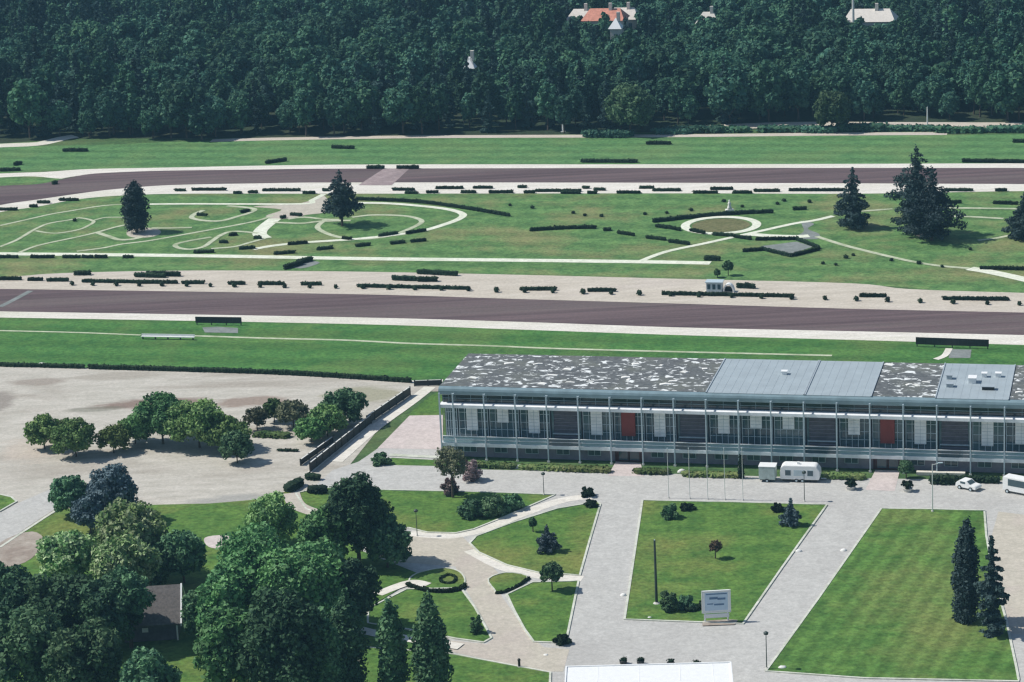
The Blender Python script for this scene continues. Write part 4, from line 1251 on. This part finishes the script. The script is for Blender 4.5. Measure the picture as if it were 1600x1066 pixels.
tree('dark_tree', 104, 1010, 892, 130, 'broad', 'leaf_dark', 'dark wide tree below the pale blossoming trees', group=D, leaves=4000, leaf=.4, lo=.1, lobes=20)
tree('dark_tree', 176, 1020, 892, 112, 'broad', 'leaf_dark', 'dark tree directly left of the brown roof', group=D, leaves=3600, leaf=.4, lo=.1, lobes=18)
tree('dark_tree', 206, 1014, 888, 84, 'broad', 'leaf_dark', 'dark tree overhanging the left side of the brown roof', group=D, leaves=2600, leaf=.36, lo=.4)
tree('dark_tree', 312, 1006, 912, 56, 'broad', 'leaf_dark', 'dark slim tree added as shade right of the house gable', group=D, leaves=1600, leaf=.34, lo=.05)  # added to darken the sunlit lawn beside the gable
tree('dark_tree', 50, 1085, 948, 140, 'broad', 'leaf_dark', 'dark tree in the lower left corner', group=D, leaves=4200, leaf=.4, lo=.1, lobes=20)
tree('dark_tree', 140, 1105, 968, 136, 'broad', 'leaf_dark', 'dark tree at the bottom edge, second from the left corner', group=D, leaves=4200, leaf=.4, lo=.1, lobes=20)
tree('dark_tree', 236, 1122, 1012, 100, 'broad', 'leaf_dark', 'dark tree at the bottom edge below the house', group=D, leaves=3200, leaf=.4, lo=.1, lobes=18)
E_ = 'big green trees left of the gravel paths'
tree('feathery_tree', 428, 856, 768, 88, 'broad', 'leaf', 'feathery light green tree at the lawn below the fence end', leaves=2400, leaf=.3, lo=.05)
tree('big_tree', 562, 884, 734, 118, 'broad', 'leaf_dark', 'tall dark tree above the gravel fork', group=E_, leaves=5200, leaf=.38, lo=.1, lobes=24)
tree('big_tree', 606, 888, 802, 84, 'broad', 'leaf_dark', 'dark tree right beside the gravel fork', group=E_, leaves=3000, leaf=.36, lo=.1)
tree('big_tree', 512, 890, 788, 96, 'broad', 'leaf', 'green tree left of the tall dark tree', group=E_, leaves=3200, leaf=.38, lo=.1)
tree('big_tree', 408, 975, 822, 156, 'broad', 'leaf', 'bright green broad tree in the middle of the left group', group=E_, leaves=7000, leaf=.4, lo=.1, lobes=30)
tree('big_tree', 478, 990, 842, 160, 'broad', 'leaf', 'bright green broad tree, right neighbour of the middle one', group=E_, leaves=6500, leaf=.4, lo=.1, lobes=28)
tree('big_tree', 350, 1010, 896, 92, 'broad', 'leaf', 'green tree directly right of the house gable', group=E_, leaves=4200, leaf=.4, lo=.08, lobes=20)
tree('big_tree', 548, 985, 866, 104, 'broad', 'leaf_dark', 'dark green tree right end of the big group', group=E_, leaves=3800, leaf=.4, lo=.08, lobes=18)
tree('big_tree', 362, 1098, 940, 118, 'broad', 'leaf', 'green tree at the bottom edge right of the house', group=E_, leaves=5000, leaf=.4, lo=.08, lobes=22)
tree('big_tree', 448, 1110, 922, 160, 'broad', 'leaf_dark', 'wide dark green tree at the bottom edge in the middle of the group', group=E_, leaves=6000, leaf=.4, lo=.08, lobes=26)
F_ = 'dark columnar trees at the bottom'
tree('columnar_tree', 548, 1080, 930, 62, 'column', 'leaf_dark', 'columnar dark tree, left one of three', group=F_, leaves=3000, leaf=.34, lo=.03)
tree('columnar_tree', 616, 1082, 944, 50, 'column', 'leaf_dark', 'columnar dark tree, slimmest and middle of three', group=F_, leaves=2600, leaf=.34, lo=.03)
tree('columnar_tree', 677, 1090, 936, 62, 'column', 'leaf_dark', 'columnar dark tree, right one of three', group=F_, leaves=3600, leaf=.34, lo=.03)
tree('columnar_tree', 512, 1100, 958, 60, 'column', 'leaf_dark', 'columnar dark tree behind the left one at the bottom edge', group=F_, leaves=2600, leaf=.34, lo=.03)
tree('sparse_tree', 708, 778, 692, 58, 'broad', 'leaf_dull', 'sparse dull green tree before the left end of the hall', leaves=700, leaf=.24, lo=.3)
tree('copper_bush', 736, 752, 712, 40, 'shrub', 'leaf_red', 'pinkish copper bush at the left corner of the hall', 'bush', leaves=800, leaf=.24)
tree('copper_bush', 703, 772, 742, 34, 'shrub', 'leaf_red', 'copper and white bush at the foot of the sparse tree', 'bush', leaves=600, leaf=.24)
tree('bush', 736, 808, 776, 50, 'shrub', 'leaf_dark', 'dark bush on the lawn, left of three below the sparse tree', 'bush', leaves=1000, leaf=.28)
tree('bush', 768, 806, 770, 54, 'shrub', 'leaf_dark', 'dark bush on the lawn, middle of three', 'bush', leaves=1100, leaf=.28)
tree('bush', 799, 796, 770, 44, 'shrub', 'leaf_dark', 'dark bush on the lawn, right of three', 'bush', leaves=900, leaf=.28)
tree('bush', 594, 725, 706, 36, 'shrub', 'leaf_dark', 'dark round bush beside the pink paving left of the hall', 'bush', leaves=900, leaf=.24)
tree('blue_spruce', 856, 862, 824, 36, 'conifer', 'leaf_blue', 'small blue spruce alone on the curved lawn', leaves=1300, leaf=.22, lo=.03)
tree('young_tree', 833, 832, 806, 14, 'broad', 'leaf_dark', 'slender young tree on the curved lawn behind the blue spruce', leaves=350, leaf=.2)
tree('young_tree', 863, 924, 876, 38, 'broad', 'leaf_dark', 'young round tree beside the path between the lawns', leaves=1100, leaf=.26, lo=.3)
tree('bush', 879, 1006, 990, 30, 'shrub', 'leaf_hedge', 'dark bush at the lower corner of the wedge lawn', 'bush', leaves=600, leaf=.22)
tree('bush', 745, 990, 958, 26, 'shrub', 'leaf_dark', 'dark bush on the lawn left of the gravel walk', 'bush', leaves=500, leaf=.22)
tree('bush', 918, 776, 760, 26, 'shrub', 'leaf_hedge', 'dark bush at the tip of the lawn by the straight drive', 'bush', leaves=600, leaf=.2)
tree('bush', 924, 792, 780, 26, 'shrub', 'leaf_hedge', 'low dark bush in the back corner of the curved lawn', 'bush', leaves=600, leaf=.2)
tree('bush', 1046, 810, 786, 36, 'shrub', 'leaf_dark', 'dark bush at the back left of the middle lawn', 'bush', leaves=800, leaf=.24)
tree('bush', 1074, 797, 786, 30, 'shrub', 'leaf_hedge', 'low dark bush behind the back left bush of the middle lawn', 'bush', leaves=500, leaf=.22)
tree('small_spruce', 1236, 822, 782, 32, 'conifer', 'leaf_blue', 'small bluish spruce at the back of the middle lawn', leaves=1300, leaf=.22, lo=.03)
tree('bush', 1216, 800, 784, 24, 'shrub', 'leaf_hedge', 'dark bush left of the small spruce', 'bush', leaves=500, leaf=.22)
tree('bronze_tree', 1118, 874, 844, 22, 'broad', 'leaf_bronze', 'tiny bronze leaved tree in the centre of the middle lawn', leaves=300, leaf=.2, lo=.4)
tree('bush', 1048, 954, 920, 40, 'shrub', 'leaf_dark', 'dark bush right of the thick mast', 'bush', leaves=900, leaf=.24)
tree('bush', 1072, 950, 930, 34, 'shrub', 'leaf_dark', 'dark bush left of the notice board', 'bush', leaves=700, leaf=.24)
tree('columnar_cypress', 1510, 972, 816, 44, 'column', 'leaf_fir', 'tall dark cypress on the striped lawn', leaves=4200, leaf=.28, lo=.02)
tree('spruce', 1549, 992, 843, 54, 'conifer', 'leaf_fir', 'dark spruce beside the tall cypress', leaves=3600, leaf=.28, lo=.02)
tree('young_tree', 1416, 748, 718, 26, 'broad', 'leaf_dark', 'small dark tree right of the second entrance', leaves=700, leaf=.24)
tree('columnar_shrub', 1158, 748, 712, 10, 'column', 'leaf_hedge', 'narrow dark shrub between the flagpoles and the trailer', 'shrub', leaves=500, leaf=.18, lo=.02)
# infield trees
tree('fir', 214, 364, 284, 44, 'column', 'leaf_fir', 'dark narrow fir on the left infield', leaves=2200, leaf=.32, lo=.12)
tree('dark_conifer', 535, 354, 268, 66, 'conifer', 'leaf_fir', 'layered dark conifer beside the looping white path', leaves=2800, leaf=.32, lo=.24)
tree('fir', 1333, 357, 264, 62, 'conifer', 'leaf_fir', 'dark fir on the right infield, smaller one of the pair', leaves=3000, leaf=.32, lo=.12)
tree('fir', 1432, 368, 230, 92, 'conifer', 'leaf_fir', 'tallest dark fir on the right infield', leaves=4600, leaf=.34, lo=.10)
tree('fir', 1456, 376, 262, 84, 'conifer', 'leaf_fir', 'lower fir growing against the tallest infield fir', leaves=3200, leaf=.34, lo=.14)
tree('fir', 1600, 372, 304, 64, 'conifer', 'leaf_fir', 'dark fir cut off by the right photo edge', leaves=3400, leaf=.32, lo=.12)
tree('young_tree', 1138, 431, 405, 18, 'broad', 'leaf_dark', 'small dark tree at the right end of the white straight path', leaves=600, leaf=.26, lo=.25)
tree('young_tree', 1121, 434, 420, 12, 'broad', 'leaf_dark', 'tiny dark tree above the starter hut', leaves=300, leaf=.22, lo=.2)

# ------------------------------------------------------------------ houses in the forest
def far_house(u, v, L, D_, h, roofm, label, rz=0.0, wing=True):
    t = tag(empty('far_house', G(u, v), TH + rz), label, 'house')
    MB().box(-L / 2, L / 2, 0, D_, 0, h, M['house_wall']).build('wall', t)
    rf = MB().add([(-L / 2 - .5, -.5, h), (L / 2 + .5, -.5, h), (L / 2 + .5, D_ + .5, h), (-L / 2 - .5, D_ + .5, h), (-L / 2 + 1.5, D_ / 2, h + 3), (L / 2 - 1.5, D_ / 2, h + 3)],
                  [(0, 1, 5, 4), (1, 2, 5), (2, 3, 4, 5), (3, 0, 4), (3, 2, 1, 0)], M[roofm]).build('roof', t)
    MB().box(L * .1, L * .1 + .9, D_ * .4, D_ * .4 + .9, h + 2, h + 4.6, M['house_wall']).build('chimney', rf)
    for x in np.arange(-L / 2 + 1.2, L / 2 - 1, 2.6):
        for z in np.arange(1.2, h - 1.4, 3): MB().box(x, x + 1, -.08, -.005, z, z + 1.5, M['glass']).build('window', t)
    return t


FH = [(944, 92, 12, 8, 11.2, 'tile_orange', 'orange roofed house rising out of the forest'), (908, 84, 8, 7, 9.8, 'house_wall', 'pale house left of the orange roofed one'), (974, 82, 9, 7, 9.8, 'house_wall', 'pale house right of the orange roofed one'),
      (963, 100, 3, 3, 10.2, 'white', 'tiny white house below the orange roofed one'), (1358, 92, 14, 9, 10.6, 'house_wall', 'white grey long house in the far forest at the right'), (1106, 88, 6, 5, 9.6, 'house_wall', 'pale flat house glimpsed in the middle of the far forest'), (736, 162, 2.2, 2.2, 9.6, 'white', 'tiny white roof glimpsed in the middle forest')]
for u, v, L, D_, h, rm, lab in FH: far_house(u, v, L, D_, h, rm, lab)
pole(1334, 96, -14, .45, 'pole', 'tall white chimney mast beside the far white house', 'mast', 'tall_mast', None, 'ball')
pole(880, 206, 172, .3, 'white', 'white post at the forest edge left of the pale green tree', 'post', 'white_post', None, 'ball')
pole(1449, 200, 168, .18, 'white', 'thin white post in the clearing at the forest edge', 'post', 'white_post', None, 'ball')
# ------------------------------------------------------------------ the forest
def forest_proto(kind, seed):
    r = np.random.default_rng(seed)
    if kind == 'broad':
        h, w = r.uniform(12, 16), r.uniform(8.5, 11.5)
        L = lobes_broad(h, w, h * .08, 26, r)
        d = leaf_cloud(L, 2600 / len(L), .55, seed, .6, .25, .72)
        mat = M['leaf_forest']
    elif kind == 'tall':
        h, w = r.uniform(14, 17), r.uniform(5, 6.5)
        L = lobes_broad(h, w, h * .08, 24, r, 1.3)
        d = leaf_cloud(L, 2000 / len(L), .52, seed, .65, .25, .7)
        mat = M['leaf_forest']
    else:
        h, w = r.uniform(14, 18), r.uniform(5.5, 7)
        L = lobes_conifer(h, w, h * .08, 8, r, .3)
        d = leaf_cloud(L, 2000 / len(L), .5, seed, .8, .25, .6)
        mat = M['leaf_forest_blue']
    return cloud_mesh('crown', d, mat), trunk_mb(h, .25, h * .15, w, r, 3), h, w


PR = []
for i, kd in enumerate(('broad', 'tall', 'conifer', 'broad', 'tall', 'broad', 'conifer')):
    me, tm, h, w = forest_proto(kd, 900 + i)
    to = tm.build('trunk')
    tme = to.data
    bpy.data.objects.remove(to)
    PR.append((me, tme, kd))
EDGE = [(-200, 246), (0, 224), (60, 216), (120, 221), (300, 222), (390, 217), (540, 214), (700, 212), (900, 211), (1000, 210), (1060, 200), (1150, 194), (1300, 191), (1600, 192), (1800, 190)]
ex, ey = np.array([e[0] for e in EDGE]), np.array([e[1] for e in EDGE])
pts = []
sp = 5.8
rg = np.random.default_rng(31)
for gx in np.arange(-230, 230, sp):
    for gy in np.arange(610, 1010, sp):
        x, y = gx + rg.uniform(-.42, .42) * sp, gy + rg.uniform(-.42, .42) * sp
        u, v = project(np.array([[x, y, 0.0]]))[0]
        if u < -110 or u > 1710 or v < -52: continue
        if v > np.interp(u, ex, ey) - 1.5: continue
        skip = False
        for hu, hv, L, D_, h, rm, lab in FH:         # room round the houses, and a gap in front of them
            s = 4.7 if hv < 60 else 5.2
            if abs(u - hu) < L * s / 2 + 1 and hv - 11 < v < hv + 1: skip = True
        if skip: continue
        pts.append((v, x, y, u))
pts.sort(reverse=True)
vis = [q for q in pts if -20 < q[3] < 1620]
front = set(id(q) for q in vis[:285])
KL = {'broad': ('round crowned dark green tree in the front rows of the forest', 'round trees of the forest front'),
      'tall': ('tall narrow dark green tree in the front rows of the forest', 'tall trees of the forest front'),
      'conifer': ('dark blue green conifer in the front rows of the forest', 'conifers of the forest front')}
rest = []
crowns = []
for q in pts:
    v, x, y, u = q
    clus = math.sin(x * .045 + 1.3) + math.sin(y * .05 + x * .02) + rg.normal(0, .8)
    k = int(rg.choice([2, 6, 1, 4])) if clus > .7 else int(rg.choice([0, 3, 5, 1]))
    s = rg.uniform(.55, 1.15) if id(q) not in front else rg.uniform(.62, 1.12) * (.9 if id(q) in front and rg.uniform() < .3 else 1)
    s *= 1 + .16 * math.sin(x * .09 + 2) * math.sin(y * .07)
    if id(q) in front:
        me, tme, kd = PR[k]
        t = empty('forest_tree', (x, y, 0), rg.uniform(0, 6.28))
        t.scale = (s * rg.uniform(.9, 1.15), s, s)
        tag(t, KL[kd][0], 'tree', KL[kd][1])
        c = link(bpy.data.objects.new('crown', me), t)
        link(bpy.data.objects.new('trunk', tme), t)
        crowns.append((k, c))
    else:
        rest.append((x, y, k, s, rg.uniform(0, 6.28)))
SPECIAL = [('pale_tree', 985, 209, 126, 84, 'broad', 'leaf_olive', 'pale olive green round tree standing out at the forest edge'), ('green_tree', 1300, 205, 138, 62, 'broad', 'leaf_olive', 'lighter green round tree at the forest edge beside the clearing'),
           ('spreading_tree', 1120, 160, 74, 120, 'broad', 'leaf_forest', 'broad spreading tree rising above the right middle forest')]
for nm, u, v, top, w, kd, mt, lab in SPECIAL: tree(nm, u, v, top, w, kd, mt, lab, leaves=3000, leaf=.55, lo=.1, lobes=22)
GRE = 'low shrubs before the forest clearing'
for i, (u, v, w, h) in enumerate(((1090, 207, 60, 10), (1140, 206, 46, 8), (1220, 206, 56, 9), (1345, 205, 60, 12), (1420, 204, 70, 8), (1500, 207, 60, 9), (1580, 206, 60, 10), (1050, 209, 40, 8), (950, 214, 60, 10), (1280, 207, 40, 10))):
    hedge([(u - w / 2, v), (u + w / 2, v)], rise(G(u, v), h), 3.5, 'low dark shrub belt between the far turf and the forest clearing', GRE, 'leaf_forest', .5, dens=26, cat='shrub', name='edge_shrub')

# the wood behind the front rows: one mass
me = bpy.data.meshes.new('forest')
me.from_pydata([(a[0], a[1], 0) for a in rest], [], [])
for nm, ty, ix in (('kind_index', 'INT', 2), ('size', 'FLOAT', 3), ('turn', 'FLOAT', 4)):
    at = me.attributes.new(nm, ty, 'POINT')
    at.data.foreach_set('value', np.array([a[ix] for a in rest], dtype=np.int32 if ty == 'INT' else np.float32))
fo = tag(link(bpy.data.objects.new('forest', me)), 'deep dark blue green forest filling the top of the photo', 'forest', None, 'stuff')
for mm in ('leaf_forest', 'leaf_forest_blue'): me.materials.append(M[mm])
ng = bpy.data.node_groups.new('forest_scatter', 'GeometryNodeTree')
ng.interface.new_socket('Geometry', in_out='INPUT', socket_type='NodeSocketGeometry')
ng.interface.new_socket('Geometry', in_out='OUTPUT', socket_type='NodeSocketGeometry')
gi, go = ng.nodes.new('NodeGroupInput'), ng.nodes.new('NodeGroupOutput')
iop, join = ng.nodes.new('GeometryNodeInstanceOnPoints'), ng.nodes.new('GeometryNodeJoinGeometry')
have = {}
for k, c in crowns: have.setdefault(k, c)
for k in reversed(range(len(PR))):
    oi = ng.nodes.new('GeometryNodeObjectInfo')
    oi.inputs['Object'].default_value = have[k]
    oi.inputs['As Instance'].default_value = True
    oi.transform_space = 'ORIGINAL'
    ng.links.new(oi.outputs['Geometry'], join.inputs[0])


def named(nm, ty):
    x = ng.nodes.new('GeometryNodeInputNamedAttribute')
    x.data_type = ty
    x.inputs['Name'].default_value = nm
    return [o for o in x.outputs if o.enabled and o.name == 'Attribute'][0]


cx = ng.nodes.new('ShaderNodeCombineXYZ')
ng.links.new(named('turn', 'FLOAT'), cx.inputs[2])
ng.links.new(gi.outputs[0], iop.inputs['Points'])
ng.links.new(join.outputs[0], iop.inputs['Instance'])
iop.inputs['Pick Instance'].default_value = True
ng.links.new(named('kind_index', 'INT'), iop.inputs['Instance Index'])
ng.links.new(cx.outputs[0], iop.inputs['Rotation'])
ng.links.new(named('size', 'FLOAT'), iop.inputs['Scale'])
ng.links.new(iop.outputs[0], go.inputs[0])
md = fo.modifiers.new('scatter', 'NODES')
md.node_group = ng

# ------------------------------------------------------------------ haze
if HAZE_DENSITY:
    hz = MB().box(-1700, 1700, -400, 2400, -1, CAM_H + 3, plain('haze air', c3(.6, .7, .8))).build('haze')
    hm = bpy.data.materials.new('haze')
    hm.use_nodes = True
    hm.node_tree.nodes.clear()
    o_ = hm.node_tree.nodes.new('ShaderNodeOutputMaterial')
    v_ = hm.node_tree.nodes.new('ShaderNodeVolumePrincipled')
    v_.inputs['Color'].default_value = (.28, .58, .80, 1)
    v_.inputs['Density'].default_value = HAZE_DENSITY
    v_.inputs['Anisotropy'].default_value = 0.0
    hm.node_tree.links.new(v_.outputs[0], o_.inputs['Volume'])
    hz.data.materials.clear(); hz.data.materials.append(hm)
    tag(hz, 'thin bluish haze over the racecourse', 'haze', None, 'stuff')
